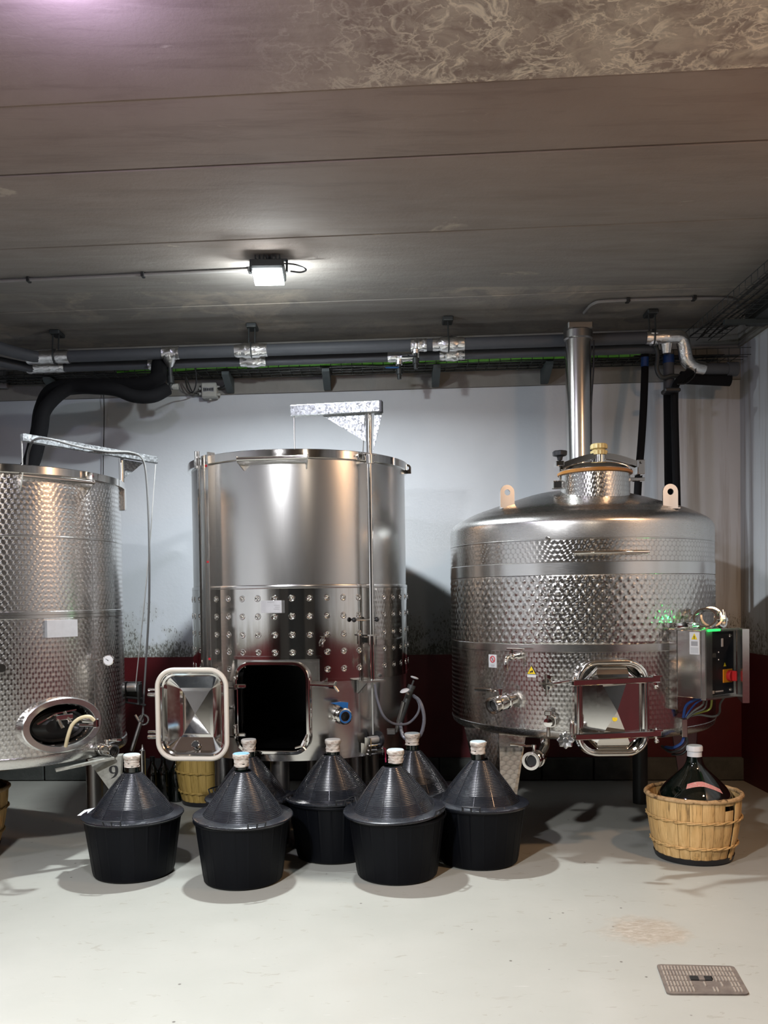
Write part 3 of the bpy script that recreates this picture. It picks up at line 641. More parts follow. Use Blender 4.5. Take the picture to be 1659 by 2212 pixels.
# drain cover in the floor
cs=[PZ(1418,2086,0),PZ(1585,2090,0),PZ(1619,2151,0),PZ(1441,2150,0)]
dc=thing('drain_cover','worn square cast iron drain cover with ribbed pattern set in the floor','drain cover',sum(cs,Vector())/4)
ex=((cs[1]-cs[0])+(cs[2]-cs[3])).normalized(); ey=((cs[0]-cs[3])+(cs[1]-cs[2])).normalized(); cc=sum(cs,Vector())/4
def dp(u,v,h): return cs[3]*(1-u)*(1-v)+cs[2]*u*(1-v)+cs[1]*u*v+cs[0]*(1-u)*v+Z*h
b=MB(); lo=[]
rr=rrect(1,1,.06,3)
b.prism([dp(u+.5,v+.5,.0005) for u,v in rr],(0,0,.006)); part('plate',b,'castiron',dc)
b=MB()
rnd=random.Random(3)
nc=22
for i in range(nc):
    for j in range(5):
        u0,u1=.04+i*.92/nc,.04+(i+.55)*.92/nc; v0,v1=.05+j*.18,.05+j*.18+.15
        if 7<=i<=13 and j==2: continue
        if j in(0,1) and 8<=i<=18 and rnd.random()<.8: continue
        b.add([dp(u0,v0,.006),dp(u1,v0,.006),dp(u1,v1,.006),dp(u0,v1,.006),dp(u0+.003,v0+.005,.0105),dp(u1-.003,v0+.005,.0105),dp(u1-.003,v1-.005,.0105),dp(u0+.003,v1-.005,.0105)],[(4,5,6,7),(0,1,5,4),(1,2,6,5),(2,3,7,6),(3,0,4,7)])
part('raised_ribs',b,'castiron_rib',dc,0,kind='stuff')
b=MB()
for u0,u1 in((.36,.46),(.54,.64)):
    b.prism([dp(u,v,.0075) for u,v in((u0,.43),(u1,.43),(u1,.57),(u0,.57))],(0,0,.003))
part('lifting_slot',b,'ink',dc,0)
b=MB(); b.prism([dp(u,v,.006) for u,v in((.465,.42),(.535,.42),(.535,.58),(.465,.58))],(0,0,.006)); part('centre_boss',b,'castiron',dc,0,label='paler raised centre boss')
# ================================================================== TANKS
def zc(T,px,py,off=0): return T.hit(px,py,off)[1]
def tc(T,px,py,off=0): return T.hit(px,py,off)[0]
def ballvalve(parent,p,a,L,r,handle_dir,hand='mirror',ringmat='mirror',name='ball_valve',hl=.13,up=Z):
    """clamped ball valve: pipe stub, ferrules, body, open mouth; handle on a stem"""
    a=Vector(a).normalized(); p=Vector(p)
    b=MB()
    b.lathe([(r*.75,-.02),(r*.75,L*.30),(r*1.12,L*.31),(r*1.12,L*.38),(r*1.0,L*.40),(r*1.08,L*.46),(r*1.08,L*.74),(r*.95,L*.78),(r*.95,L*.88),(r*1.15,L*.90),(r*1.15,L),(r*.80,L),(r*.74,L*.86),(0.0005,L*.84)],p,a,28)
    v=part(name,b,'mirror',parent)
    b=MB(); b.lathe([(r*1.0,L*1.0),(r*1.02,L*1.02),(r*.78,L*1.02),(r*.76,L*.9)],p,a,28); part('mouth_ring',b,ringmat,v)
    b=MB(); b.lathe([(r*.7,L*.88),(.0005,L*.88)],p,a,20); part('bore',b,'ink',v)
    s=p+a*L*.6; h=Vector(handle_dir).normalized(); b=MB()
    b.tube([s+up*r*.9,s+up*(r*1.55),s+up*(r*1.56),s+up*(r*1.9)],[.010,.010,.015,.015],12)
    b.tube([s+up*r*1.72,s+up*r*1.72+h*hl*.35,s+up*r*1.80+h*hl*.4,s+up*r*1.85+h*hl],[.006,.006,.010,.010],8,flat=.75)
    part('handle',b,hand,v); return v
def tap(parent,T,px,py,sc=1.0,name='sample_tap'):
    p=T.pt(px,py); th=tc(T,px,py); n=T.n(th); t=T.t(th); b=MB()
    b.tube([p-n*.01,p+n*.035*sc],.016*sc,14); b.tube([p+n*.03*sc,p+n*.07*sc],.011*sc,12)
    b.sphere(p+n*.065*sc,.017*sc)
    b.tube(smoothpath([p+n*.065*sc,p+n*.09*sc-t*.008*sc,p+n*.105*sc-t*.012-Z*.025*sc,p+n*.105*sc-t*.012-Z*.065*sc],4),.010*sc,12)
    v=part(name,b,'mirror',parent); b=MB()
    b.tube([p+n*.065*sc,p+n*.065*sc+Z*.035*sc],.007*sc,8); b.box(p+n*.065*sc+Z*.038*sc+t*.018*sc,(.09*sc,.014*sc,.008*sc),(t,n,Z),.003); part('handle',b,'mirror',v); return v
def sticker(parent,T,x0,y0,x1,y1,mat='white',name='warning_label',off=.0015,th=.001):
    a=tc(T,x0,(y0+y1)/2); c=tc(T,x1,(y0+y1)/2); xm=(x0+x1)/2
    b=MB(); T.patch(b,a,c,zc(T,xm,y1),zc(T,xm,y0),0,off,4); return part(name,b,mat,parent,0)
def roundframe(pp,T,th,z,off,w,h,r,bandw,depth,mat,name,inner=-.05,n=7,tubeR=None):
    """planar rounded frame standing in front of a cylinder at angle th"""
    n_=T.n(th); t_=T.t(th); c=T.at(th,z,off); b=MB()
    def lp(w_,h_,r_,d): return [c+t_*x+Z*y+n_*d for x,y in rrect(w_,h_,r_,n)]
    b.loops([lp(w-2*bandw,h-2*bandw,max(.005,r-bandw),inner),lp(w-2*bandw,h-2*bandw,max(.005,r-bandw),-.004),lp(w-2*bandw+.008,h-2*bandw+.008,r-bandw+.004,0),lp(w-.008,h-.008,r-.004,0),lp(w,h,r,-.004),lp(w,h,r,-depth)])
    return part(name,b,mat,pp)
# ---------------------------------------------------------------- middle tank: open variable-capacity tank
T2=Cyl(-.526,5.600,.668)
t2=thing('open_steel_tank','tall plain steel tank with its square door swung open and a jib on top','tank',(T2.c.x,T2.c.y,0))
zt2r=zc(T2,640,970); zb2=zc(T2,645,1644); zj1=zc(T2,645,1271); zj0=zc(T2,760,1468); zn=zc(T2,600,1420)
dth0,dth1=tc(T2,522,1530),tc(T2,664,1530); dz0,dz1=zc(T2,593,1620),zc(T2,593,1437); dthc=(dth0+dth1)/2; dzc=(dz0+dz1)/2
DW=(dth1-dth0)*T2.R; DH=dz1-dz0
def in_rr(x,y,w,h,r):
    x,y=abs(x),abs(y); 
    if x>w/2 or y>h/2: return False
    dx,dy=x-(w/2-r),y-(h/2-r); return not(dx>0 and dy>0 and dx*dx+dy*dy>r*r)
hole2=lambda th,z: in_rr((th-dthc)*T2.R,z-dzc,DW+.014,DH+.014,.08)
b=T2.shell(frange(zb2,zj0,48),hole2,nth=420); part('lower_shell',b,'steel_smooth',t2)
b=T2.shell(frange(zj0,zj1,20),hole2,nth=420); b.v+=[]; part('jacket_core',b,'steel_smooth',t2)
b=T2.shell([zj1,zj1+.3,zt2r-.02],nth=160); part('upper_shell',b,'steel',t2)
b=T2.shell([zb2,zb2+.3,zt2r-.03],nth=120,off=-.012); 
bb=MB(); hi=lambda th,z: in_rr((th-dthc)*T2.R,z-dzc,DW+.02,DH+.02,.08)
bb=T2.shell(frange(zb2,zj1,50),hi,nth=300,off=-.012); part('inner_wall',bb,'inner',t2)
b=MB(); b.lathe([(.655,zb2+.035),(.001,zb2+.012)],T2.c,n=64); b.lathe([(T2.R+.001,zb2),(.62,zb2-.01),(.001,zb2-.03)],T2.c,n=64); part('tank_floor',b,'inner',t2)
b=MB(); zl=zt2r-.45; b.lathe([(.001,zl+.02),(.60,zl),(.64,zl),(.64,zl-.06),(.001,zl-.03)],T2.c,n=64); part('floating_lid',b,'steel_smooth',t2)
b=MB(); b.lathe([(T2.R-.014,zt2r-.012),(T2.R+.012,zt2r),(T2.R+.022,zt2r-.004),(T2.R+.022,zt2r-.048),(T2.R+.014,zt2r-.052),(T2.R-.001,zt2r-.05)],T2.c,n=160); part('rim',b,'mirror',t2)
b=MB(); b.lathe([(T2.R,zj1+.022),(T2.R+.007,zj1+.019),(T2.R+.010,zj1+.004),(T2.R+.007,zj1-.004)],T2.c,n=200); part('weld_band',b,'steel_smooth',t2)
nth0,nth1=tc(T2,508,1440),tc(T2,692,1440)
JO=.010
hj=lambda th,z: nth0<th<nth1 and z<zn
b=T2.shell(sorted(set(frange(zj0+.01,zj1,16)+[zn])),hj,nth=420,off=JO); part('jacket',b,'jacket',t2)
b=MB()
T2.patch(b,nth1,nth0+2*PI,zj0-.004,zj0+.012,0,JO+.001,90); T2.patch(b,nth0,nth1,zn-.012,zn+.006,0,JO+.006); T2.patch(b,nth0-.012,nth0+.010,zj0,zn,0,JO+.006); T2.patch(b,nth1-.010,nth1+.012,zj0,zn,0,JO+.006); part('jacket_edge',b,'jacket',t2)
b=MB(); T2.patch(b,nth0+.03,nth1-.03,zn-.035,zn-.028,0,.004); T2.patch(b,nth0+.03,nth0+.038,zj0,zn-.03,0,.004); T2.patch(b,nth1-.038,nth1-.03,zj0,zn-.03,0,.004); part('pressed_line',b,'steel_smooth',t2)
# dimples
dm=MB(); dm.lathe([(.0205,-.002),(.0185,.0016),(.0150,.0024),(.0115,.0008),(.0085,-.0004),(.0058,.0022),(.0030,.0036),(.0004,.0040)],(0,0,0),(0,0,1),20)
me=None
th0=tc(T2,631,1331); dth=.1455
for row,py in enumerate((1292,1331,1371,1409,1447)):
    z=zc(T2,631,py)
    for k in range(-11,12):
        th=th0+dth*k
        if abs(th)>1.72 or (row==4 and nth0-.03<th<nth1+.03) : continue
        if me is None: o=part('dimple',dm,'jacket',t2,40,local=True); me=o.data
        else: o=bpy.data.objects.new('dimple',me); COL.objects.link(o); o.parent=t2
        n=T2.n(th); t=T2.t(th); mm=Matrix((( -t.x,0,n.x,0),(-t.y,0,n.y,0),(0,1,0,0),(0,0,0,1)))
        o.matrix_local=Matrix.Translation(T2.at(th,z,JO)-Vector(t2.location))@mm
o=sticker(t2,T2,567,1297,610,1324,'plaque','rating_plate',JO+.012)
b=MB(); T2.patch(b,tc(T2,609,1310),tc(T2,616,1310),zc(T2,612,1324),zc(T2,612,1297),0,JO+.006,2); part('plate_bracket',b,'steel_smooth',t2)
b=MB()
for k,(x0,x1) in enumerate(((594,606),(596,606),(593,605))): T2.patch(b,tc(T2,x0,1310),tc(T2,x1,1310),zc(T2,600,1307+4*k+1.2),zc(T2,600,1307+4*k),JO+.012,JO+.0126,2)
T2.patch(b,tc(T2,580,1300),tc(T2,594,1300),zc(T2,600,1301.2),zc(T2,600,1300.2),JO+.012,JO+.0126,2)
part('plate_print',b,'inkgrey',t2,0,kind='stuff')
# level gauge at the left
b=MB(); th=tc(T2,455,1200,.04); tq=tc(T2,438,1200,.02); T2.patch(b,th-.008,th+.004,zc(T2,455,1438),zt2r+.012,.0,.05,1); T2.patch(b,tq,th,zc(T2,455,1438),zt2r+.005,.0,.022,2); lg=part('gauge_channel',b,'steel_smooth',t2)
b=MB(); p0=T2.at(tq+.01,zc(T2,455,1440),.04); b.tube([p0,Vector((p0.x,p0.y,zt2r+.03))],.007,8); p0=T2.at(th-.03,zc(T2,455,1440),.03); part('gauge_tube',b,'mirror',t2)
b=MB(); 
for py in(1010,1215,1421): b.box(T2.at(th-.02,zc(T2,450,py),.045),(.02,.012,.012),(T2.t(th),T2.n(th),Z)); 
part('red_marker',b,'red',t2,kind='stuff')
b=MB(); q=T2.at(tq,zt2r-.02,.045); b.box(q,(.018,.03,.10),(T2.t(th),T2.n(th),Z),.003); part('gauge_clamp',b,'mirror',t2)
# grab bar
a=T2.pt(512,990,.075); c=T2.pt(664,990,.075); b=MB(); zq=a.z; a.z=c.z=(a.z+c.z)/2; b.tube([a,c],.013,14); gb=part('grab_bar',b,'mirror',t2)
for px in(512,664):
    th=tc(T2,px,985,.075); b=MB(); n=T2.n(th); t=T2.t(th); p=T2.at(th,a.z,0)
    b.prism([p+Z*.012-t*.003,p+n*.085+Z*.015-t*.003,p+n*.075-Z*.015-t*.003,p-Z*.055-t*.003],t*.006); part('bracket',b,'steel_smooth',gb)
b=MB(); th=tc(T2,868,1005); p=T2.at(th+.12,zt2r-.01,.02); n=T2.n(th+.12); t=T2.t(th+.12)
def lug(b,p,n,t,w,h,r0,thick):
    pts=[(-w/2,0),(w/2,0)]+[(w/2*math.cos(PI*i/10),h-w/2+w/2*math.sin(PI*i/10)) for i in range(11)]
    # plate with an eye: ring of quads around the hole
    out=[];inn=[]
    for i in range(24):
        an=2*PI*i/24; ca,sa=math.cos(an),math.sin(an); inn.append((r0*ca,h-w/2+r0*sa))
        out.append((w/2*ca,h-w/2+w/2*sa) if sa>=0 else (w/2*max(-1,min(1,ca/ max(abs(ca),abs(sa)))), (h-w/2) + (sa/max(abs(ca),abs(sa)))*(h-w/2)))
    f=lambda q,d: p+t*q[0]+Z*q[1]+n*d
    b.loops([[f(q,0) for q in inn],[f(q,0) for q in out],[f(q,thick) for q in out],[f(q,thick) for q in inn],[f(q,0) for q in inn]])
lug(b,p-Z*.055,t,-n*-1,.05,.06,.012,.006); part('lifting_lug',b,'mirror',t2)
# door opening frame
roundframe(t2,T2,dthc,dzc,.028,DW+.045,DH+.045,.095,.022,.07,'mirror','door_frame',-.10)
fn,ft=T2.n(dthc),T2.t(dthc)
# hinge knuckles + clamps
for py in(1478,1583):
    p=P(508,py,T2.pt(522,py,.04).y-.02); b=MB()
    b.tube([p-Z*.030,p+Z*.026],.014,12); b.sphere(p+Z*.034,.012); b.box(p-Z*.01+ft*.03,(.07,.03,.022),(ft,fn,Z),.005); b.box(p-Z*.02-ft*.015,(.07,.024,.012),(ft,fn,Z),.003); part('hinge',b,'mirror',t2)
b=MB(); p=T2.pt(500,1528,.0); n=T2.n(tc(T2,500,1528)); b.tube([p-n*.01,p+n*.03],.010,10); b.sphere(p+n*.035,.016); part('latch_stud',b,'mirror',t2)
def clamp(px,py,ex,ey,doff):
    p=T2.pt(px,py,.045); e=T2.pt(ex,ey,doff); b=MB(); b.tube([p-Z*.026,p+Z*.022],.013,12); b.sphere(p+Z*.030,.010)
    b.tube([p,e],.009,10); d=(e-p).normalized(); b.tube([e-d*.03,e],[.015,.015],8)
    w=d.cross(T2.n(0)).normalized()
    b.tube([e,e+w*.030+d*.026],[.009,.007],8); b.tube([e,e-w*.026+d*.010],[.009,.007],8); part('clamp_screw',b,'mirror',t2)
clamp(667,1479,722,1482,.11); clamp(667,1581,652,1612,.07)
b=MB(); b.tube([T2.pt(670,1470,.035),T2.pt(671,1578,.035)],.006,8); part('clamp_rod',b,'mirror',t2)
# the open door, seen from its dished inside
DC=P(415.5,1543,4.86); dn=Vector((-.10,-1,0)).normalized(); dt=Vector((1,-.10,0)).normalized()
sx=4.86/F; W,H=158*sx,198*sx
def dl(w,h,r,d,n=7): return [DC+dt*x+Z*y+dn*d for x,y in rrect(w,h,r,n)]
dr=bpy.data.objects.new('door',None)
b=MB(); b.loops([dl(W-.012,H-.012,.098,-.022),dl(W,H,.10,-.012),dl(W,H,.10,-.002),dl(W-.02,H-.02,.092,.002),dl(W-.045,H-.045,.082,0),dl(W-.055,H-.055,.078,-.006)])
b.loops([dl(W-.055,H-.055,.078,-.006),dl(W-.075,H-.075,.070,-.010),dl(W*.76,H*.82,.045,-.034),dl(.190,.278,.004,-.075)])
b.loops([dl(W-.012,H-.012,.098,-.022),dl(W*.62,H*.70,.03,-.068),dl(.194,.282,.004,-.085)],cap1=True)
door=part('door',b,'mirror',t2,25)
ix,iy=.095,.139
cn=[DC+dt*x+Z*y+dn*-.075 for x,y in((-ix,-iy),(ix,-iy),(ix,iy),(-ix,iy))]; ap=DC+dn*-.045-Z*.004+dt*.001
c2=[DC+dt*x+Z*y+dn*-.073 for x,y in((-.078,-.122),(.078,-.122),(.078,.122),(-.078,.122))]
b=MB(); b.add(cn+c2+[ap],[(0,1,5,4),(1,2,6,5),(2,3,7,6),(3,0,4,7),(4,5,8),(5,6,8),(6,7,8),(7,4,8)]); part('pressed_pyramid',b,'mirror',door,0)
b=MB(); b.tube([c2[0]+dn*.003,ap+dn*.003,c2[1]+dn*.003,c2[0]+dn*.003],.0028,6); part('pyramid_bead',b,'steel_smooth',door)
b=MB(); b.tube(dl(W-.013,H-.013,.095,.004,9),.0135,10,True); part('gasket',b,'cream',door,label='cream rubber gasket')
b=MB(); hp=DC+dt*.004-Z*.176+dn*-.036; ha=(dn*.78+Z*.62).normalized(); b.lathe([(.024,.003),(.020,.006),(.017,.002),(.016,-.02),(.001,-.02)],hp+ha*.004,ha,24); b2=part('port_ring',b,'mirror',door)
b=MB(); b.lathe([(.0175,.0035),(.001,.0035)],hp+ha*.004,ha,24); part('port_hole',b,'ink',door,0)
for py in(1490,1501,1581,1592):
    b=MB(); b.tube([P(321,py,4.93),P(345,py,4.90)],.008 if py in(1490,1581) else .012,10); part('hinge_rod',b,'mirror',door)
# butterfly valve with blue handle
th=tc(T2,728,1543); p=T2.pt(728,1543); n=T2.n(th); a=(n+Vector((.10,0,0))).normalized()
b=MB(); b.lathe([(.030,-.02),(.030,.04),(.048,.045),(.048,.062),(.040,.064),(.040,.09),(.046,.092),(.046,.108),(.036,.112),(.026,.112),(.024,.05),(.001,.05)],p,a,30)
for i in range(4):
    u,w_,_=basis(a); q=p+a*.052+(u*math.cos(i*PI/2+.6)+w_*math.sin(i*PI/2+.6))*.05; b.cyl(q-a*.02,q+a*.03,.007,8)
bv=part('butterfly_valve',b,'mirror',t2)
b=MB(); b.lathe([(.037,.108),(.037,.115),(.028,.115),(.027,.085)],p,a,30); part('blue_seal',b,'blue',bv)
b=MB(); b.lathe([(.027,.07),(.001,.07)],p,a,24); part('bore',b,'ink',bv)
q=p+a*.075+Z*.045; t=T2.t(th); b=MB(); b.prism([q+t*.022-Z*.012,q+t*.026+Z*.030,q-t*.012+Z*.036,q-t*.075+Z*.032,q-t*.03+Z*.018,q+t*.002-Z*.004],a*.022); part('handle',b,'blue',bv,label='blue valve handle')
tap(t2,T2,697,1383,.55)
b=MB(); q=T2.pt(828,1560,.004)
# jib crane
th=tc(T2,801,1200,.07); pc=T2.at(th,0,.07); zpt=P(797,893,pc.y).z; zpb=P(808,1470,pc.y).z
b=MB(); b.tube([Vector((pc.x,pc.y,zpb)),Vector((pc.x,pc.y,zpt+.01))],.016,16); cr_=part('jib_post',b,'mirror',t2)
for py,h in((992,.05),(1383,.05)):
    z=P(803,py,pc.y).z; b=MB(); b.lathe([(.018,-h/2),(.026,-h/2),(.026,h/2),(.018,h/2)],(pc.x,pc.y,z),n=20); b.box(Vector((pc.x,pc.y,z+h/2))-T2.n(th)*.02+Z*.004,(.085,.07,.008),(T2.t(th),T2.n(th),Z)); b.box(Vector((pc.x,pc.y,z))-T2.n(th)*.045,(.03,.05,.03),(T2.t(th),T2.n(th),Z)); part('post_collar',b,'mirror',t2)
aE=P(629,876,pc.y+.06); aS=P(822,881,pc.y-.03); aE.z=aS.z=zpt+.030
ad=(aE-aS).normalized(); an=ad.cross(Z)
b=MB(); b.box((aE+aS)/2,((aE-aS).length,.05,.062),(ad,an,Z),.003); part('jib_arm',b,'galv',t2)
b=MB(); b.box(aS-ad*.004,(.012,.052,.064),(ad,an,Z)); part('end_cap',b,'black',t2)
b=MB(); g=Vector((pc.x,pc.y,zpt)); b.prism([g+ad*.02,g+ad*.27,g+ad*.02-Z*.16],an*.006); part('gusset',b,'galv',t2)
b=MB(); b.prism([g-ad*.03+an*.01,g-ad*.075+an*.01,g-ad*.02-Z*.22+an*.01],an*.006); part('gusset',b,'galv',t2)
rp=aE+ad*-.015-Z*.03; b=MB(); b.tube([rp,Vector((rp.x+.002,rp.y,zl+.02))],.0045,6); part('lift_rope',b,'rope',t2)
b=MB(); b.tube([Vector((pc.x-.02,pc.y,zpt+.0)),Vector((pc.x-.04,pc.y+.02,zt2r-.05))],.003,5); part('lift_rope',b,'rope',t2)
b=MB(); z=P(808,1338,pc.y).z; q=Vector((pc.x,pc.y,z)); t=T2.t(th-.35); b.tube([q-t*.10,q+t*.03],.006,10); lv=part('crank_lever',b,'mirror',t2)
b=MB(); b.sphere(q-t*.105,.014); part('knob',b,'black',lv)
b=MB(); b.sphere(q+t*.03,.014); part('knob',b,'black',lv)
b=MB(); q=Vector((pc.x,pc.y,zpb)); n=T2.n(th); t=T2.t(th); b.box(q+Z*.0-t*.01,(.13,.10,.008),(t,n,Z)); b.prism([q-t*.065+n*.04,q-t*.065-n*.06,q-t*.065-n*.06-Z*.075],t*.008); b.box(q-t*.035-n*.055-Z*.035,(.07,.008,.07),(t,n,Z)); part('post_bracket',b,'steel_smooth',t2)
wq=T2.pt(806,1598,.07)
b=MB(); b.tube([q-t*.004-Z*.01,wq+Z*.03],.0050,6); part('lift_rope',b,'rope',t2)
# winch
b=MB(); tw=T2.t(th); nw=T2.n(th)
b.tube([wq-tw*.035,wq+tw*.03],.022,18); wi=part('winch',b,'rope',t2)
b=MB(); b.tube([wq+tw*.031,wq+tw*.046],.047,24); part('brake_disc',b,'black',wi)
b=MB(); 
for k,dz in enumerate((-.030,-.060,-.082)): b.tube([wq-tw*.045-Z*-dz+nw*(.01-k*.01),wq+tw*.055-Z*-dz+nw*(.01-k*.01)],.007,10)
b.box(wq-tw*.037-Z*.035,(.004,.055,.10),(tw,nw,Z)); b.box(wq+tw*.05-Z*.045,(.004,.05,.09),(tw,nw,Z)); b.box(wq-Z*.05-nw*.045,(.085,.03,.06),(tw,nw,Z)); part('winch_frame',b,'mirror',wi)
b=MB(); b.tube([wq+tw*.05-Z*.05,wq+tw*.085-Z*.06,wq+tw*.09-Z*.14],.004,6); part('string',b,'magenta',wi)
# hand pump with clear hose, clipped on the right side
A=P(890,1480,5.15); B=P(856,1580,5.13); d=(B-A).normalized()
b=MB(); b.tube([A,A+d*.02,A+d*.021,A+(B-A)*.80],[.023,.023,.020,.020],14); b.tube([A-d*.03,A],.006,8); hp_=part('hand_pump',b,'darkmetal',t2)
b=MB(); b.lathe([(.001,.008),(.018,.007),(.026,.002),(.020,-.004),(.001,-.004)],A-d*.045,-d,20); part('white_knob',b,'white',hp_)
b=MB(); qk=P(874,1492,5.06); b.lathe([(.001,.007),(.022,.005),(.028,0),(.022,-.005),(.001,-.006)],qk,Vector((-.3,-.3,1)),20); b.tube([qk,P(882,1500,5.13)],.006,6); part('white_knob',b,'white',hp_)
b=MB(); b.tube([A+(B-A)*.35+Vector((-.018,-.02,0)),B],.012,8,flat=1.2); b.box(B+Vector((-.03,0,.0)),(.05,.04,.035),bev=.004); b.tube([B,P(846,1584,5.12)],.012,8); part('mount_arm',b,'dark_steel',hp_)
b=MB(); b.tube(smoothpath([P(810,1478,4.98),P(815,1510,4.97),P(828,1545,4.97),P(850,1563,5.02),P(880,1563,5.08),P(900,1545,5.1),P(906,1525,5.1),P(899,1508,5.12),P(893,1505,5.14)],5),.0075,8); part('clear_hose',b,'clearhose',hp_)
b=MB(); b.tube(smoothpath([P(893,1503,5.14),P(906,1514,5.05),P(914,1535,5.03),P(916,1560,5.03),P(908,1588,5.03),P(890,1600,5.05),P(872,1592,5.08),P(866,1572,5.1),P(867,1563,5.12)],5),.0105,8); part('clear_hose',b,'clearhose',hp_)
# legs
for an in(-.9,-.15,.62,2.3,-2.4,3.1):
    p=T2.at(an,0,-.10); b=MB(); b.tube([Vector((p.x,p.y,0)),Vector((p.x,p.y,.02)),Vector((p.x,p.y,.021)),Vector((p.x,p.y,zb2+.0))],[.075,.075,.055,.055],16); part('leg',b,'dark_steel',t2)
# ---------------------------------------------------------------- left tank
M['hosegrey']=plain('grey_hose_rubber',(.16,.16,.155),.45)
T1=Cyl(-2.239,5.10,.698)
M['swirl1']=swirl('circle_turned_steel_a',(.74,.72,.70),T1.R,.0300,.17,.90)
t1=thing('patterned_steel_tank','cylindrical scale-patterned steel tank with an oval manway, cut off by the left edge','tank',(T1.c.x,T1.c.y,0))
ztp=zc(T1,30,1003); zbt=zc(T1,30,1640); zs=zc(T1,100,1328)
oc=tc(T1,130,1565); oz=zc(T1,130,1565); OW,OH=(tc(T1,205,1565)-tc(T1,56,1565))*T1.R/2*1.0,(zc(T1,130,1515)-zc(T1,130,1614))/2
hole1=lambda th,z: (((th-oc)*T1.R)/(OW*.92))**2+((z-oz)/(OH*.92))**2<1
b=T1.shell(frange(zbt,zs-.02,56),hole1,nth=420); part('lower_shell',b,'swirl1',t1)
b=T1.shell([zs+.018,(zs+ztp)/2,ztp-.03],nth=160); part('upper_shell',b,'swirl1',t1)
b=MB(); b.lathe([(T1.R,zs-.021),(T1.R+.004,zs-.018),(T1.R+.004,zs-.001),(T1.R+.001,zs),(T1.R+.004,zs+.001),(T1.R+.004,zs+.016),(T1.R,zs+.019)],T1.c,n=160); part('weld_band',b,'steel_smooth',t1)
zq=zc(T1,60,1158); b=MB(); b.lathe([(T1.R,zq-.005),(T1.R+.003,zq-.003),(T1.R+.003,zq+.003),(T1.R,zq+.005)],T1.c,n=160); part('weld_band',b,'steel_smooth',t1)
b=MB(); T1.patch(b,tc(T1,206,1500)-.004,tc(T1,206,1500)+.004,zbt,ztp-.03,0,.0015,1); part('vertical_weld',b,'steel_smooth',t1)
b=MB(); b.lathe([(T1.R,zbt+.004),(T1.R+.008,zbt),(T1.R+.010,zbt-.035),(T1.R+.004,zbt-.05),(T1.R-.03,zbt-.06),(.001,zbt-.02)],T1.c,n=128); part('bottom_ring',b,'dome',t1)
b=MB(); b.lathe([(T1.R-.014,ztp-.012),(T1.R+.012,ztp),(T1.R+.024,ztp-.004),(T1.R+.024,ztp-.042),(T1.R+.014,ztp-.046),(T1.R-.001,ztp-.044)],T1.c,n=160); part('rim',b,'mirror',t1)
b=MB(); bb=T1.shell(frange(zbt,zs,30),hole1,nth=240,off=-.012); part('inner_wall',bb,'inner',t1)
b=MB(); b.lathe([(.001,ztp-.28),(.64,ztp-.30),(.67,ztp-.36)],T1.c,n=64); part('floating_lid',b,'steel_smooth',t1)
a=T1.pt(48,1027,.06); c=T1.pt(203,1041,.06); b=MB(); c.z=a.z; b.tube([a,c],.012,12); gb=part('grab_bar',b,'mirror',t1)
for px,py in((48,1027),(200,1041)):
    th=tc(T1,px,py,.06); b=MB(); n=T1.n(th); t=T1.t(th); p=T1.at(th,a.z,0); b.prism([p+Z*.014-t*.003,p+n*.075+Z*.014-t*.003,p+n*.06-Z*.015-t*.003,p-Z*.075-t*.003],t*.006); part('bracket',b,'steel_smooth',gb)
sticker(t1,T1,97,1339,160,1376,'plaque','blank_plate',.03)
b=MB(); n=T1.n(oc); t=T1.t(oc); c=T1.at(oc,oz,.035)
def el(w,h,d,k=56): return [c+t*w*math.cos(2*PI*i/k)+Z*h*math.sin(2*PI*i/k)+n*d for i in range(k)]
b.loops([el(OW*.90,OH*.90,-.12),el(OW*.90,OH*.90,-.006),el(OW*.90+.004,OH*.90+.004,0),el(OW+.018,OH+.018,0),el(OW+.024,OH+.024,-.005),el(OW+.024,OH+.024,-.07)]); mw=part('manway_frame',b,'steel_smooth',t1)
b=MB(); c0=c; c=T1.at(oc,oz,-.05)-Z*.01+t*.01; b.loops([el(OW*.80,OH*.74,0),el(OW*.78,OH*.70,.012),el(OW*.70,OH*.60,.004),el(OW*.4,OH*.36,.03)],cap1=True); md=part('manway_door',b,'inner',t1,25)
b=MB(); b.tube([c+t*-.02+Z*.06+n*.02,c+t*.00-Z*.01+n*.06],.010,8); b.tube([c+t*.03+Z*.07+n*.02,c+t*.05-Z*.0+n*.06],.010,8); b.box(c+t*.02+Z*.045+n*.03,(.10,.03,.03),(t,n,Z),.004); b.tube([c+t*-.12+Z*.02+n*.015,c+t*-.02+Z*.066+n*.02,c+t*.1+Z*.075+n*.015],.006,6); part('door_yoke',b,'mirror',md)
b=MB(); c=c0; b.tube([P(178,1556,4.48),P(210,1558,4.50)],.012,10); b.tube([P(172,1566,4.5),P(208,1566,4.50)],.008,8); b.box(P(207,1562,4.50),(.022,.03,.045),bev=.004); b.tube([P(150,1562,4.62),P(178,1556,4.50)],.009,8); part('manway_hinge',b,'mirror',t1)
b=MB(); b.tube(smoothpath([P(142,1612,4.50),P(147,1590,4.47),P(156,1566,4.46),P(172,1552,4.46),P(192,1548,4.46),P(203,1556,4.48)],6),.0095,10); o=part('hose_loop',b,'beigehose',t1,label='short beige hose hooked in the manway')
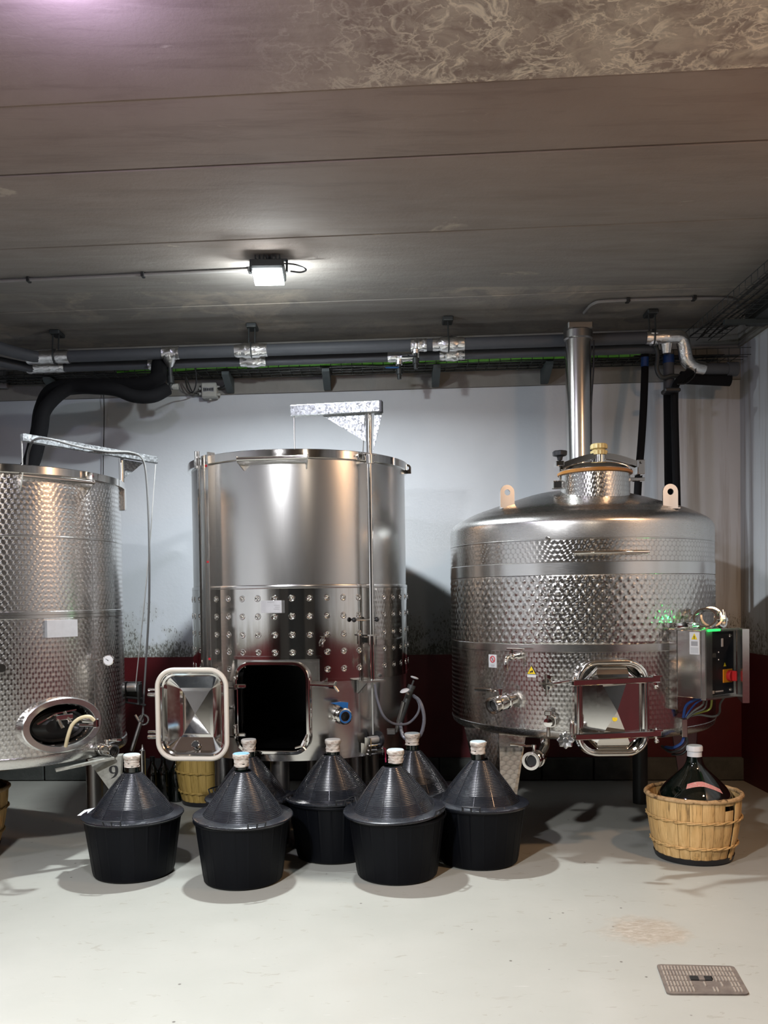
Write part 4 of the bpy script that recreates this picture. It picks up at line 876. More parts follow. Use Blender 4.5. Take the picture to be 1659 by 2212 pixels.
# gauge
p=T1.pt(216,1426); th=tc(T1,216,1426); n=T1.n(th); g=P(234,1426,p.y-.06); a=(g-p).normalized(); fa=(Vector((.15,-1,.05))).normalized()
b=MB(); b.tube([p,g],.008,8); b.lathe([(.026,-.02),(.030,-.018),(.030,.004),(.026,.006),(.024,.003)],g,fa,24,cap0=True); th_=part('thermometer',b,'mirror',t1)
b=MB(); b.lathe([(.0255,.0035),(.001,.0035)],g,fa,24); part('dial',b,'white',th_)
b=MB(); u,w_,_=basis(fa); b.tube([g+fa*.005+u*.002-w_*.004,g+fa*.005-u*.014+w_*.008],.0015,4); part('needle',b,'ink',th_)
b=MB(); p=T1.pt(2,1441); n=T1.n(tc(T1,2,1441)); b.tube([p-n*.01,p+n*.06],.016,14); b.tube([p+n*.06,p+n*.075],.022,14); part('plugged_port',b,'mirror',t1)
p=T1.pt(216,1617); ballvalve(t1,p-T1.n(tc(T1,216,1617))*.02,(P(262,1624,4.60)-P(216,1617,4.72)),.16,.030,Vector((1,-.1,0)),hl=.085)
# leg plates
def legplate(T,parent,loop,ext,mat,name='leg'): b=MB(); b.prism(loop,ext); return part(name,b,mat,parent,0)
dL=4.78
lp=[P(192,1650,dL),P(264,1634,dL),P(260,1712,dL),P(240,1722,dL)]
base=Vector((P(250,1730,dL).x,dL,0))
lp=[P(188,1640,dL),P(263,1632,dL),P(259,1690,dL),Vector((P(262,1700,dL).x,dL,0)),Vector((P(246,1700,dL).x,dL,0)),P(236,1706,dL)]
lg=legplate(T1,t1,lp,(-.01,.07,0),'legplate'); 
def g9(x,y): return P(170+x/13.83,1620+y/13.83,dL-.0008)
b=MB()
for st in (([(1050,484),(1115,510),(1136,600),(1122,700),(1066,790),(962,854)],[16,38,44,40,24,4]),([(1062,482),(1000,490),(955,535),(944,590),(962,650),(1015,688),(1090,680)],[14,18,36,40,34,20,12])):
    pts=[Vector((x,y,w)) for (x,y),w in zip(*st)]; pts=smoothpath(pts,4); lo=[]
    for i,p in enumerate(pts):
        t=(pts[min(i+1,len(pts)-1)]-pts[max(i-1,0)]); t.z=0; t.normalize(); n=Vector((-t.y,t.x,0)); w=p.z
        A=g9(p.x+n.x*w,p.y+n.y*w); B=g9(p.x-n.x*w,p.y-n.y*w); e=Vector((0,-.001,0)); lo.append([A,B,B+e,A+e])
    b.loops(lo,True,True)
part('number_nine',b,'ink',lg,0)
b=MB(); A=P(120,1664,4.62); B=P(246,1637,dL-.02); d=(B-A).normalized(); k=d.cross(Z).normalized(); b.box((A+B)/2,((B-A).length,.04,.012),(d,k,k.cross(d))); part('leg_flange',b,'legplate',t1,0)
for an in(-.75,.1,2.2,-2.3): 
    p=T1.at(an,0,-.16); b=MB(); b.tube([Vector((p.x,p.y,0)),Vector((p.x,p.y,zbt-.03))],.05,12); part('leg',b,'dark_steel',t1)
# jib of the left tank
j0,j1,j2=P(47,951,4.64),P(262,985,5.28),P(338,996,5.46); zj=j1.z; j0.z=j2.z=zj
ad=(j2-j0).normalized(); an=ad.cross(Z)
b=MB(); b.box((j0+j2)/2,((j2-j0).length,.03,.042),(ad,an,Z),.003); part('jib_arm',b,'galv',t1)
b=MB(); b.tube([Vector((j1.x,j1.y,zj)),Vector((j1.x,j1.y,P(262,1080,5.28).z))],.016,12); b.box(P(263,1078,5.27),(.045,.04,.14),bev=.004); part('jib_post',b,'steel_smooth',t1)
b=MB(); g=j1-Z*.02; b.prism([g+ad*.02,g+ad*.17,g+ad*.02-Z*.11],an*.006); part('gusset',b,'galv',t1)
b=MB(); b.tube([j0-Z*.02,j0-Z*.02+Vector((0,.0,-.25))],.004,6); part('lift_rope',b,'rope',t1)
b=MB(); b.tube(smoothpath([P(58,1010,4.8),P(62,975,4.75),P(75,950,4.68),P(110,949,4.72),P(170,965,4.9),P(230,975,5.1),P(280,977,5.25),P(306,990,5.34),P(316,1030,5.36),P(322,1150,5.36),P(322,1300,5.38),P(316,1420,5.40),P(311,1500,5.42),P(308,1560,5.44)],6),.0065,8); part('grey_hose',b,'hosegrey',t1)
b=MB(); b.tube([P(336,1003,5.42),P(325,1160,5.4),P(309,1330,5.4),P(293,1480,5.4)],.0035,6); part('lift_rope',b,'rope',t1)
b=MB(); q=P(286,1485,5.40); b.tube([q+Vector((-.03,0,0)),q+Vector((.03,0,0))],.028,16); wi=part('winch',b,'rope',t1)
b=MB(); b.box(q+Vector((-.045,0,-.03)),(.01,.08,.13)); b.box(q+Vector((.045,0,-.04)),(.01,.08,.12)); b.tube([q+Vector((-.05,0,-.06)),q+Vector((.06,0,-.07))],.008,8); b.tube([q+Vector((-.05,0,-.09)),q+Vector((.08,0,-.11))],.006,8); b.box(q+Vector((-.02,.05,-.02)),(.12,.04,.10)); part('winch_frame',b,'darkmetal',wi)
b=MB(); A=P(303,1562,5.3); B=P(284,1622,5.28); b.tube([A,B],.013,8); b.tube([A+Vector((.03*math.cos(i*PI/6)+.02,0,.02+.03*math.sin(i*PI/6))) for i in range(12)],.006,6,True); b.tube([A,A+Vector((-.03,0,.05))],.008,8); b.tube([A+Z*.01,A+Z*.055+Vector((.02,0,0))],.011,8); part('hand_pump',b,'dark_steel',t1)
# ---------------------------------------------------------------- right tank
T3=Cyl(1.218,5.486,.795)
M['swirl3']=swirl('circle_turned_steel_b',(.68,.66,.63),T3.R,.0300,.16,.85)
t3=thing('domed_steel_tank','squat dome-topped steel tank with scale pattern, dimpled belt and a control box','tank',(T3.c.x,T3.c.y,0))
z0=zc(T3,1250,1598); zbA=zc(T3,1250,1410); zbB=zc(T3,1250,1392); zdT=zc(T3,1250,1242); zbC=zc(T3,1250,1213); zsw=zc(T3,1250,1163); zsh=zc(T3,1250,1142)
def l3(name,prof,mat,n=200,sm=35,**k): b=MB(); b.lathe(prof,T3.c,n=n,**k); return part(name,b,mat,t3,sm)
R3=T3.R
l3('lower_shell',[(R3,z0+.045),(R3,(z0+zbA)/2),(R3,zbA)],'swirl3')
l3('smooth_band',[(R3,zbA),(R3+.003,zbA+.003),(R3+.003,zbB-.003),(R3,zbB)],'steel_smooth')
l3('smooth_band',[(R3,zdT),(R3+.003,zdT+.003),(R3+.003,zbC-.003),(R3,zbC)],'steel_smooth')
l3('upper_shell',[(R3,zbC),(R3,zsw)],'swirl3')
# dimpled jacket: pressed into the sheet
nz,nt_=int((zdT-zbB)/.007),640; sp=.0475; b=MB()
def dimp(th,z):
    v=(z-zbB-.012)/(sp*.70); 
    best=9
    r0=round(v)
    for r in(r0-1,r0,r0+1):
        if r<0 or r>int((zdT-zbB-.02)/(sp*.70)): continue
        u=th*R3/(sp*1.0)-(.5 if r%2 else 0); du=(u-round(u))*sp; dv=(v-r)*sp*.70
        best=min(best,math.hypot(du,dv))
    if best>.0145: return 0
    return .0030*(math.cos(PI*best/.0145)+1)/2
for i in range(nz+1):
    z=zbB+(zdT-zbB)*i/nz
    for j in range(nt_):
        th=-PI+2*PI*j/nt_ if False else -1.9+3.8*j/(nt_-1); b.v.append(T3.at(th,z,.001+dimp(th,z) if 0<i<nz else 0))
for i in range(nz):
    for j in range(nt_-1): b.f.append((i*nt_+j,i*nt_+j+1,(i+1)*nt_+j+1,(i+1)*nt_+j))
part('dimpled_jacket',b,'swirl3',t3,80)
b=MB(); T3.patch(b,1.9,2*PI-1.9,zbB,zdT,-.01,0,40); part('rear_jacket',b,'steel_smooth',t3)
DP=[(R3,zsw),(R3+.001,1.795),(.792,1.822),(.775,1.850),(.745,1.872),(.71,1.889),(.646,1.920),(.49,1.974),(.41,2.000),(.27,2.040),(.12,2.062),(.001,2.067)]
dome=[(p.x,p.z) for p in smoothpath([Vector((r,0,z)) for r,z in DP[1:]],4)]; dome=[DP[0]]+dome
def domez(r):
    for i in range(len(DP)-1):
        (ra,za),(rb,zb_)=DP[i],DP[i+1]
        if rb<=r<=ra and ra>rb: return za+(zb_-za)*(ra-r)/(ra-rb)
    return 0
def domehit(px,py):
    r=ray(px,py); d=4.6
    while d<6.3:
        p=Vector((0,0,EYE))+r*d; q=p-T3.c; q.z=0
        if q.length<R3 and p.z<=domez(q.length): return p
        d+=.004
    # above the silhouette: closest approach to the dome
    best=None
    for i in range(300):
        p=Vector((0,0,EYE))+r*(4.7+i*.005); q=p-T3.c; q.z=0
        if q.length<R3:
            g=p.z-domez(q.length)
            if best is None or g<best[0]: best=(g,p)
    return best[1]-Z*best[0]
ND=5.20; zn3=1.915
l3('dome',dome,'dome',200,60)
l3('weld_band',[(R3,zsw-.004),(R3+.002,zsw-.002),(R3+.002,zsw+.002),(R3,zsw+.004)],'steel_smooth')
l3('bottom_ring',[(R3,z0+.045),(R3+.004,z0+.042),(R3-.006,z0+.012),(R3-.025,z0-.004),(R3-.05,z0-.01),(.35,z0-.07),(.001,z0-.09)],'dome')
# neck and lid
nc=Vector((P(1285,1050,ND).x,ND,0)); NR=.201
M['swirln']=M['swirl3']
znt=P(1285,1016,ND-.2).z
b=MB(); b.lathe([(NR,zn3-.03),(NR,zn3-.015),(NR,znt)],nc,n=96); part('neck',b,'swirl3',t3)
b=MB(); b.lathe([(NR+.002,znt-.004),(NR+.014,znt),(NR+.016,znt+.012),(NR+.006,znt+.018)],nc,n=96); part('lid_gasket',b,'amber',t3,label='amber rubber lid seal')
b=MB(); b.lathe([(NR+.008,znt+.014),(NR+.012,znt+.020),(NR+.006,znt+.026)]+[(NR*math.cos(a),znt+.026+.045*math.sin(a)) for a in frange(.15,1.45,8)]+[(.001,znt+.071)],nc,n=96); lid3=part('lid',b,'mirror',t3)
zv=znt+.085
b=MB(); q=nc+Vector((P(1294,1000,ND).x-nc.x,0,0)); b.lathe([(.040,zv-.03),(.040,zv+.035)],q,n=24); part('valve_neck',b,'mirror',lid3)
b=MB(); b.lathe([(.042,zv+.03),(.048,zv+.032),(.048,zv+.055),(.036,zv+.058),(.036,zv+.066),(.048,zv+.068),(.048,zv+.090),(.044,zv+.096),(.001,zv+.096)],q,n=48,mod=lambda an,h,r:.0022*math.cos(an*14)*(1 if r>.045 else 0)); part('breather_valve',b,'yellowplastic',lid3,label='yellowed plastic breather valve')
def arc3(x0,x1,y,zm,z0_): return [Vector((x0+(x1-x0)*i/12,y,z0_+(zm-z0_)*math.sin(PI*i/12))) for i in range(13)]
xa,xb=P(1213,990,ND).x,P(1378,990,ND).x; zA=znt+.055
b=MB()
for dy in(-.028,.028):
    A=arc3(xa,xb,ND+dy,zA+.055,zA); b.loops([[p+Vector((0,-.003,-.016)),p+Vector((0,.003,-.016)),p+Vector((0,.003,.016)),p+Vector((0,-.003,.016))] for p in A],True,True)
part('lid_strap',b,'mirror',t3)
b=MB(); b.box((xa-.015,ND,zA+.012),(.05,.07,.03),bev=.004); b.tube([(xa-.01,ND,zA+.01),(xa-.01,ND,znt-.06)],.006,8); b.box((xa-.018,ND,znt-.055),(.075,.05,.045),bev=.004); part('strap_hinge',b,'mirror',t3)
b=MB(); b.tube([(xa-.01,ND,zA+.02),(xa-.01,ND,zA+.05)],.007,8); b.lathe([(.014,.035),(.018,.055),(.040,.062),(.042,.085),(.034,.090),(.001,.090)],(xa-.01,ND,zA),n=40,mod=lambda an,h,r:.003*math.cos(an*6)*(1 if r>.03 else 0)); part('screw_knob',b,'black',t3,label='black hand knob')
b=MB(); b.box((xb+.01,ND,zA-.015),(.045,.075,.085),bev=.004); b.box((xb-.01,ND,znt-.030),(.09,.05,.02),bev=.003); b.cyl((xb+.01,ND-.05,zA+.012),(xb+.01,ND+.05,zA+.012),.009,10); part('strap_latch',b,'mirror',t3)
# lifting lugs
p=T3.at(0,0,0)
for px,py,d,ya in((1095,1094,5.30,.25),(1447,1094,5.35,.12)):
    p=domehit(px,py); t=Vector((math.cos(ya),math.sin(ya),0)); n=Vector((math.sin(ya),-math.cos(ya),0)); b=MB()
    lug(b,p-Z*.02,n,t,.088,.145,.018,.010); b.box(p-Z*.012+n*.015,(.088,.045,.006),(t,n,Z)); part('lifting_lug',b,'mirror',t3)
# grab handle
zh=zc(T3,1300,1194); A,B=T3.pt(1243,1195,.05),T3.pt(1388,1192,.05); A.z=B.z=zh
b=MB(); mid=[T3.at(tc(T3,1243,1195)+(tc(T3,1388,1192)-tc(T3,1243,1195))*i/8,zh,.06) for i in range(9)]
b.tube(smoothpath([T3.pt(1243,1198,-.01),T3.pt(1242,1197,.035)],1)+mid+[T3.pt(1390,1193,.035),T3.pt(1390,1193,-.01)],.0105,12); part('grab_handle',b,'mirror',t3)
b=MB(); p=T3.pt(1185,1163,0); n=T3.n(tc(T3,1185,1163)); b.tube([p,p+n*.04],.008,8); part('peg',b,'mirror',t3)
# labels
s=sticker(t3,T3,1056,1414,1073,1442,'white','no_entry_label')
th=tc(T3,1064.5,1424); c=T3.at(th,zc(T3,1064,1424),.002); n,t=T3.n(th),T3.t(th); b=MB(); b.tube([c+t*.017*math.cos(i*PI/12)+Z*.017*math.sin(i*PI/12) for i in range(24)],.0028,6,True); b.tube([c-t*.012+Z*.012,c+t*.012-Z*.012],.0024,6); part('red_prohibition_ring',b,'red',s)
b=MB(); b.tube([c+Z*.008,c-Z*.004,c-Z*.01-t*.006],.003,6); b.tube([c+Z*.002-t*.007,c+Z*.003+t*.006],.0025,6); part('pictogram',b,'inkgrey',s)
b=MB(); 
for k in range(3): b.box(T3.at(th,zc(T3,1064,1436+1.8*k),.002),(.030-.004*k,.001,.0016),(t,n,Z))
part('small_print',b,'inkgrey',s,0,kind='stuff')
s=sticker(t3,T3,1139,1454,1158,1463,'white','warning_label'); th=tc(T3,1148.5,1450); n,t=T3.n(th),T3.t(th); c=T3.at(th,zc(T3,1148,1455),.002)
def tri(c,w,h,t,n,d=.001): b=MB(); b.prism([c-t*w/2,c+t*w/2,c+Z*h],n*d); return b
part('triangle_border',tri(c-Z*.004,.056,.050,t,n,.001),'ink',s,0); part('yellow_triangle',tri(c+n*.0012-Z*.0015,.047,.042,t,n,.001),'yellow',s,0)
b=MB(); q=c+n*.0026+Z*.010; b.box(q,(.018,.001,.006),(t,n,Z)); b.box(q+t*.005+Z*.005,(.008,.001,.006),(t,n,Z)); b.box(q-t*.006-Z*.003,(.006,.001,.004),(t,n,Z)); part('pictogram',b,'ink',s,0)
# taps and valves
v=tap(t3,T3,1120,1417,1.15,'draw_tap')
p=T3.pt(1108,1509); th=tc(T3,1108,1509); a=(P(1060,1526,T3.pt(1108,1509).y-.12)-p).normalized(); ballvalve(t3,p,a,.175,.041,Vector((-1,.1,.0)),hl=.14)
b=MB(); p=T3.pt(1189,1556); n=T3.n(tc(T3,1189,1556)); t=T3.t(tc(T3,1189,1556))
b.tube([p,p+n*.04],.018,12); b.box(p+n*.045+Z*.045,(.04,.03,.03),(t,n,Z),.006); b.tube([p+n*.045-Z*.08,p+n*.045+Z*.05],.010,10); b.lathe([(.001,0),(.024,.001),(.024,.008),(.001,.010)],p+n*.05-Z*.005,n,20); b.tube(smoothpath([p+n*.045+Z*.04,p+n*.045+t*.035+Z*.02,p+n*.045+t*.035-Z*.02,p+n*.045-Z*.03],4),.007,8); part('sample_valve',b,'mirror',t3)
b=MB(); p=T3.pt(1189,1462,0); n=T3.n(tc(T3,1189,1462)); b.tube([p,p+n*.04],.011,10); b.tube([p+n*.03,p+n*.05],.015,10); part('plugged_port',b,'mirror',t3)
# elbow valve beneath
q=P(1172,1608,4.92); b=MB(); b.tube(smoothpath([q+Z*.06+Vector((.02,.06,0)),q+Vector((.02,.04,-.02)),P(1168,1632,4.88),P(1160,1638,4.82)],4),.030,16); part('outlet_elbow',b,'mirror',t3)
ballvalve(t3,P(1166,1636,4.84),P(1142,1646,4.68)-P(1166,1636,4.84),.15,.043,Vector((-1,.05,0)),hl=.13)
# rectangular manway with crossbars
mth=tc(T3,1316,1520); mc=T3.at(mth,zc(T3,1316,1526),.045); n,t=T3.n(mth),T3.t(mth)
# frame is wider than its projection because it is turned; size from pixels
MWd,MHt=.385,zc(T3,1316,1424)-zc(T3,1316,1630)
def ml(w,h,r,d,k=8): return [mc+t*x+Z*y+n*d for x,y in rrect(w,h,r,k)]
b=MB(); b.loops([ml(MWd-.05,MHt-.05,.09,-.05),ml(MWd-.05,MHt-.05,.09,0),ml(MWd-.036,MHt-.036,.095,.010),ml(MWd-.02,MHt-.02,.10,.008),ml(MWd,MHt,.11,-.004),ml(MWd,MHt,.11,-.12)]); fr=part('manway_frame',b,'mirror',t3)
b=MB(); b.tube(ml(MWd-.030,MHt-.030,.10,.034),.0125,12,True); dr=part('manway_door',b,'mirror',t3)
b=MB(); w1,h1=MWd-.045,MHt-.045
q=[mc+t*x+Z*y+n*d for x,y,d in((-.085,-.18,.045),(.085,-.18,.045),(.085,.18,.045),(-.085,.18,.045))]; apx=mc+n*.085-Z*.01+t*.012
b.loops([ml(w1,h1,.09,.020),ml(w1-.02,h1-.02,.085,.016)]); o0=len(b.v); lp=ml(w1-.02,h1-.02,.085,.016,1)
b.loops([lp,[q[2],q[2],q[3],q[3],q[0],q[0],q[1],q[1]]]); b.add(q+[apx],[(0,1,4),(1,2,4),(2,3,4),(3,0,4)]); part('pyramid_panel',b,'mirror',dr,0)
b=MB(); b.lathe([(.001,.003),(.013,.003),(.014,0)],P(1328,1553,mc.y-.075),n+Z*.1,16); part('yellow_sticker',b,'yellow',dr)
for (x0,y0,x1,y1,pr) in((1237,1475,1424,1467,.075),(1240,1592,1426,1584,.075)):
    A=P(x0,y0,mc.y-.13); B=P(x1,y1,mc.y-.02); d=(B-A).normalized(); k=d.cross(Z).normalized()
    b=MB(); b.box((A+B)/2,((B-A).length,.035,.032),(d,k,Z),.004); cb=part('crossbar',b,'mirror',dr)
    b=MB(); b.box(B-d*.02+Z*.018,(.05,.045,.008),(d,k,Z)); b.cyl(B-d*.02-Z*.035,B-d*.02+Z*.03,.010,10); b.sphere(B-d*.02-Z*.04,.014); part('hinge_pin',b,'mirror',cb)
A=P(1240,1468,mc.y-.11); B=P(1182,1478,mc.y-.22); b=MB(); b.tube([A,B],.008,10); b.sphere(A,.014); d=(B-A).normalized(); b.tube([B-d*.03,B],.014,10); u,w_,_=basis(d)
b.box(B+d*.005,(.105,.016,.012),(u,w_,d),.004); b.box(B+d*.005,(.016,.105,.012),(u,w_,d),.004); b.lathe([(.03,-.006),(.033,0),(.03,.006),(.001,.008)],B,d,18); part('star_clamp',b,'mirror',t3)
A=P(1236,1580,mc.y-.13); B=P(1222,1599,mc.y-.20); b=MB(); b.lathe([(.001,.016),(.012,.016),(.014,.008),(.034,.010),(.040,.004),(.040,-.006),(.030,-.012),(.001,-.012)],B,Vector((-.25,-1,.15)),48,lambda an,h,r:.004*math.cos(an*8)*(1 if r>.03 else 0)); part('hand_wheel',b,'steel_smooth',t3)
b=MB(); b.tube([B+Vector((.01,.03,0)),P(1242,1590,mc.y-.11)],.009,8); b.tube([A-Z*.03,A+Z*.04],.012,10); b.sphere(A+Z*.045,.012); part('clamp_screw',b,'mirror',t3)
# legs: folded plates in the same pattern
def leg3(px0,px1,d,w):
    A=P(px0,1596,d); B=P(px1,1600,d); C=P((px0+px1)/2+ (12 if px0<1260 else -12),1700,d)
    b=MB(); b.prism([A,B,Vector((C.x+w,d,0)),Vector((C.x-w,d,0))],(0,.02,0)); return b
Lp=[P(1030,1590,5.1),P(1083,1604,4.97),Vector((P(1086,1700,4.97).x,4.97,.0)),Vector((P(1062,1700,5.05).x,5.05,.0))]
legs=[]
b=MB(); Bf=4.97
A0=P(1003,1570,5.16); A1=P(1078,1606,Bf); A1.z=A0.z=z0+.01; 
foot=Vector((P(1083,1695,Bf).x,Bf,0))
b.loops([[A0,Vector((foot.x-.07,5.12,0))],[A1,foot],[P(1138,1612,5.0)+Z*.03,foot+Vector((.04,.02,0))]],closed=False)
bb=MB(); bb.prism([A0,A1,foot,foot+Vector((-.06,.10,0))],(.004,.012,0)); bb.prism([A1,Vector((P(1138,1612,5.0).x,5.0,z0+.01)),foot+Vector((.045,.02,0)),foot],(0,.012,0)); part('leg',bb,'swirl3',t3,0)
for px,d in((1455,5.05),): 
    a=P(px-5,1600,d); bb=MB(); a.z=z0+.02; bb.prism([a,a+Vector((.17,.05,0)),Vector((a.x+.16,d+.05,0)),Vector((a.x+.10,d,0))],(0,.014,0)); part('leg',bb,'dark_steel',t3,0)
for an in(2.3,-2.3): p=T3.at(an,0,-.12); bb=MB(); bb.tube([Vector((p.x,p.y,0)),Vector((p.x,p.y,z0))],.05,12); part('leg',bb,'darkmetal',t3)  # rear legs given a dark colour to paint the shade below the tank
# control box
ba=math.radians(35); bn=Vector((math.sin(ba),-math.cos(ba),0)); bt=Vector((math.cos(ba),math.sin(ba),0))
cd_=4.60; zt3,zb3=P(1516,1362,cd_).z,P(1516,1510,cd_).z; cx=P(1515,1430,cd_); cx.z=(zt3+zb3)/2; BH=zt3-zb3; BWd=.315; BD=.20
cen=cx+bt*BWd/2-bn*BD/2
b=MB(); b.box(cen,(BWd,BD,BH),(bt,bn,Z),.004); cbx=part('control_box',b,'steel_smooth',t3)
b=MB(); b.box(cx+bt*(BWd*.52)+bn*.004,(BWd*.70,.012,BH*.93),(bt,bn,Z),.003); pnl=part('black_panel',b,'panel',cbx)
fr_=cx+bn*.012
b=MB(); b.box(cx+bt*.030+bn*.012,(.060,.03,BH),(bt,bn,Z),.004); b.box(cx+bt*BWd/2+bn*.012-Z*(BH/2+.0),(BWd,.03,.012),(bt,bn,Z)); b.box(cx+bt*BWd/2+bn*.012+Z*(BH/2),(BWd,.03,.010),(bt,bn,Z)); part('front_frame',b,'steel_smooth',cbx)
dd=(bn*.55+bt*.60).normalized()
hz=cx+bt*(BWd+.0)
b=MB(); q0=P(1604,1360,4.60); q1=P(1616,1360,4.55); zt4,zb4=P(1610,1358,4.6).z,P(1610,1516,4.6).z
b.prism([Vector((hz.x,hz.y,zb4)),Vector((q1.x-.025,q1.y+.02,zb4)),Vector((q1.x-.03,q1.y,zb4)),Vector((q1.x+.006,q1.y,zb4)),Vector((q1.x+.012,q1.y+.05,zb4)),Vector((hz.x+.02,hz.y+.02,zb4))],(0,0,zt4-zb4)); part('cover_door',b,'steel_smooth',cbx,0)
def onp(u,v): return cx+bt*u+bn*.0105+Z*v     # panel surface
b=MB(); sw=onp(.215,-.070)
b.box(sw,(.085,.004,.072),(bt,bn,Z),.003); b1=part('switch_plate',b,'orange',cbx)
b=MB(); b.lathe([(.030,0),(.030,.018),(.026,.022),(.001,.022)],sw+bt*.012,bn,28); b.box(sw+bt*.012+bn*.034,(.014,.028,.055),(bt,bn,Z),.004); b2_=part('rotary_switch',b,'redknob',cbx,label='red rotary isolator switch')
b=MB(); b.box(onp(.165,.11)+bn*.002,(.018,.003,.045),(bt,bn,Z),.003); part('display_slot',b,'inkgrey',cbx)
b=MB(); b.box(onp(.08,.045)+bn*.001,(.06,.002,.024),(bt,bn,Z)); part('name_strip',b,'darkmetal',cbx,0)
for u,v in((.24,.145),(.24,-.145)): b=MB(); b.lathe([(.001,.006),(.008,.005),(.011,0)],onp(u,v),bn,14); part('panel_screw',b,'mirror',cbx)
b=MB()
for u,v in((.135,.06),(.135,.02)): b.lathe([(.001,.003),(.003,.002),(.004,0)],onp(u,v),bn,10)
part('indicator_dots',b,'white',cbx,kind='stuff')
b=MB(); part('small_warning_triangle',tri(onp(.19,-.018),.022,.020,bt,bn,.001),'yellow',cbx,0)
b=MB(); b.box(onp(.085,-.150)+bn*.001,(.018,.002,.016),(bt,bn,Z)); b.box(onp(.138,-.148)+bn*.001,(.070,.002,.007),(bt,bn,Z)); part('maker_mark',b,'inkgrey',cbx,0,kind='stuff')
# side label
sn=-bt; s0=cx-bn*.040+sn*.001; b=MB(); b.box(s0+Z*(BH/2-.068),(.060,.002,.118),(bn,sn,Z)); sl=part('warning_label',b,'white',cbx,0)
c=s0+sn*.0012+Z*(BH/2-.048)
part('triangle_border',tri(c,.038,.034,bn,sn,.0006),'ink',sl,0)if False else None
cbx_o=origin(cbx)
part('yellow_triangle',tri(c,.036,.033,bn,sn,.0008),'yellow',cbx,0)
b=MB(); b.box(c+sn*.0012+Z*.013,(.004,.001,.013),(bn,sn,Z)); b.box(c+sn*.0012+Z*.004,(.004,.001,.003),(bn,sn,Z)); part('exclamation_mark',b,'ink',cbx,0)
b=MB(); b.box(c-Z*.022,(.040,.0008,.024),(bn,sn,Z)); 
for k in range(5): b.box(c-Z*(.045+.0065*k),(.048,.0008,.0022),(bn,sn,Z))
part('small_print',b,'inkgrey',cbx,0,kind='stuff')
# mounting plate
pa=P(1440,1440,4.80); zp1,zp0=P(1450,1358,4.78).z,P(1450,1530,4.78).z
b=MB(); w0=P(1439,1440,4.78); w1=P(1463,1440,4.72)
e=(w1-w0); e.z=0; e=e.normalized(); nn=e.cross(Z); cpl=(w0+w1)/2; cpl.z=(zp0+zp1)/2
b.box(cpl,((w1-w0).length+.0,.006,zp1-zp0),(e,nn,Z),.002); b.tube([Vector((cpl.x,cpl.y-.01,P(1448,1488,4.78).z)),Vector((cpl.x,cpl.y+.0,P(1448,1488,4.78).z))],.008,8); part('mounting_plate',b,'swirl3',t3)
b=MB(); b.box(P(1447,1490,4.86)-Z*.0,(.02,.10,.24)); part('spacer',b,'steel_smooth',t3,0)
# cables under the box
bx=cx-bn*.06
def wire(mat,pts,r=.006): b=MB(); b.tube(smoothpath(pts,5),r,7); return part('wire',b,mat,cbx)
wire('bluewire',[P(1522,1505,4.66),P(1500,1512,4.70),P(1482,1525,4.74),P(1476,1550,4.76)],.008)
wire('bluewire',[P(1530,1505,4.66),P(1505,1518,4.70),P(1490,1535,4.75),P(1480,1550,4.76)],.005)
wire('greywire',[P(1520,1508,4.68),P(1518,1522,4.70),P(1500,1535,4.73),P(1484,1550,4.76)],.006)
wire('greywire',[P(1528,1508,4.70),P(1522,1530,4.72),P(1500,1540,4.74),P(1484,1552,4.76)],.005)
w_=plain('yellow_green_wire',(.30,.33,.05),.5); M['ygwire']=w_
wire('ygwire',[P(1538,1506,4.72),P(1534,1530,4.74),P(1515,1538,4.75),P(1486,1545,4.76)],.006)
wire('greywire',[P(1568,1502,4.76),P(1556,1520,4.78),P(1554,1540,4.78),P(1540,1548,4.77),P(1510,1544,4.76),P(1488,1548,4.76)],.006)
b=MB(); q=P(1477,1575,4.78); zA_,zB_=P(1477,1552,4.78).z,P(1477,1592,4.78).z; b.box(Vector((q.x,q.y,(zA_+zB_)/2)),(.03,.04,zA_-zB_),bev=.003); part('cable_duct',b,'steel_smooth',t3)
wire('bluewire',[P(1478,1592,4.78),P(1472,1606,4.76),P(1455,1615,4.78),P(1438,1614,4.85)],.009)
wire('blackcable',[P(1482,1592,4.78),P(1484,1606,4.74),P(1470,1620,4.74),P(1448,1624,4.80),P(1430,1612,4.88)],.008)
wire('blackcable',[P(1480,1592,4.80),P(1486,1612,4.76),P(1474,1628,4.76),P(1452,1630,4.82)],.007)
# green lamp strip on the top front edge of the box
b=MB(); g0=cx+bt*.02+bn*.028+Z*(BH/2+.0); b.box(cx+bt*.07+bn*.029+Z*(BH/2+.000),(.11,.004,.012),(bt,bn,Z),.002); part('green_indicator',b,'greenled',cbx)
light('indicator_light','POINT',cx+bt*.06-bn*.04+Z*(BH/2+.035),.35,(.03,1,.15),.008)
# loose ring clamps lying on the box
def ringclamp(c,axis,R,label,w=.014):
    o=thing('clamp_ring',label,'clamp',c-Z*R*0,'steel ring clamps on the control box'); b=MB()
    b.lathe([(R-.006,-w),(R+.004,-w),(R+.006,0),(R+.004,w),(R-.006,w),(R-.008,0),(R-.006,-w)],c,axis,36); part('ring',b,'mirror',o)
    b=MB(); u,v_,a=basis(axis); b.box(c+u*(R+.010),(.02,.024,.02),(u,v_,a),.003); b.tube([c+u*(R+.012)-a*.0,c+u*(R+.012)+v_*.045],.005,8); part('bolt',b,'mirror',o); return o
zt5=cx.z+BH/2+.006
cb=cen+Z*0
ringclamp(Vector((cen.x+.005,cen.y-.02,zt5+.050)),Vector((-.35,-.75,.50)),.058,'steel ring clamp propped up at the front of the pile on the control box')
ringclamp(Vector((cen.x+.055,cen.y+.03,zt5+.055)),Vector((-.1,-.9,.35)),.055,'middle steel ring clamp leaning behind the front ring on the control box')
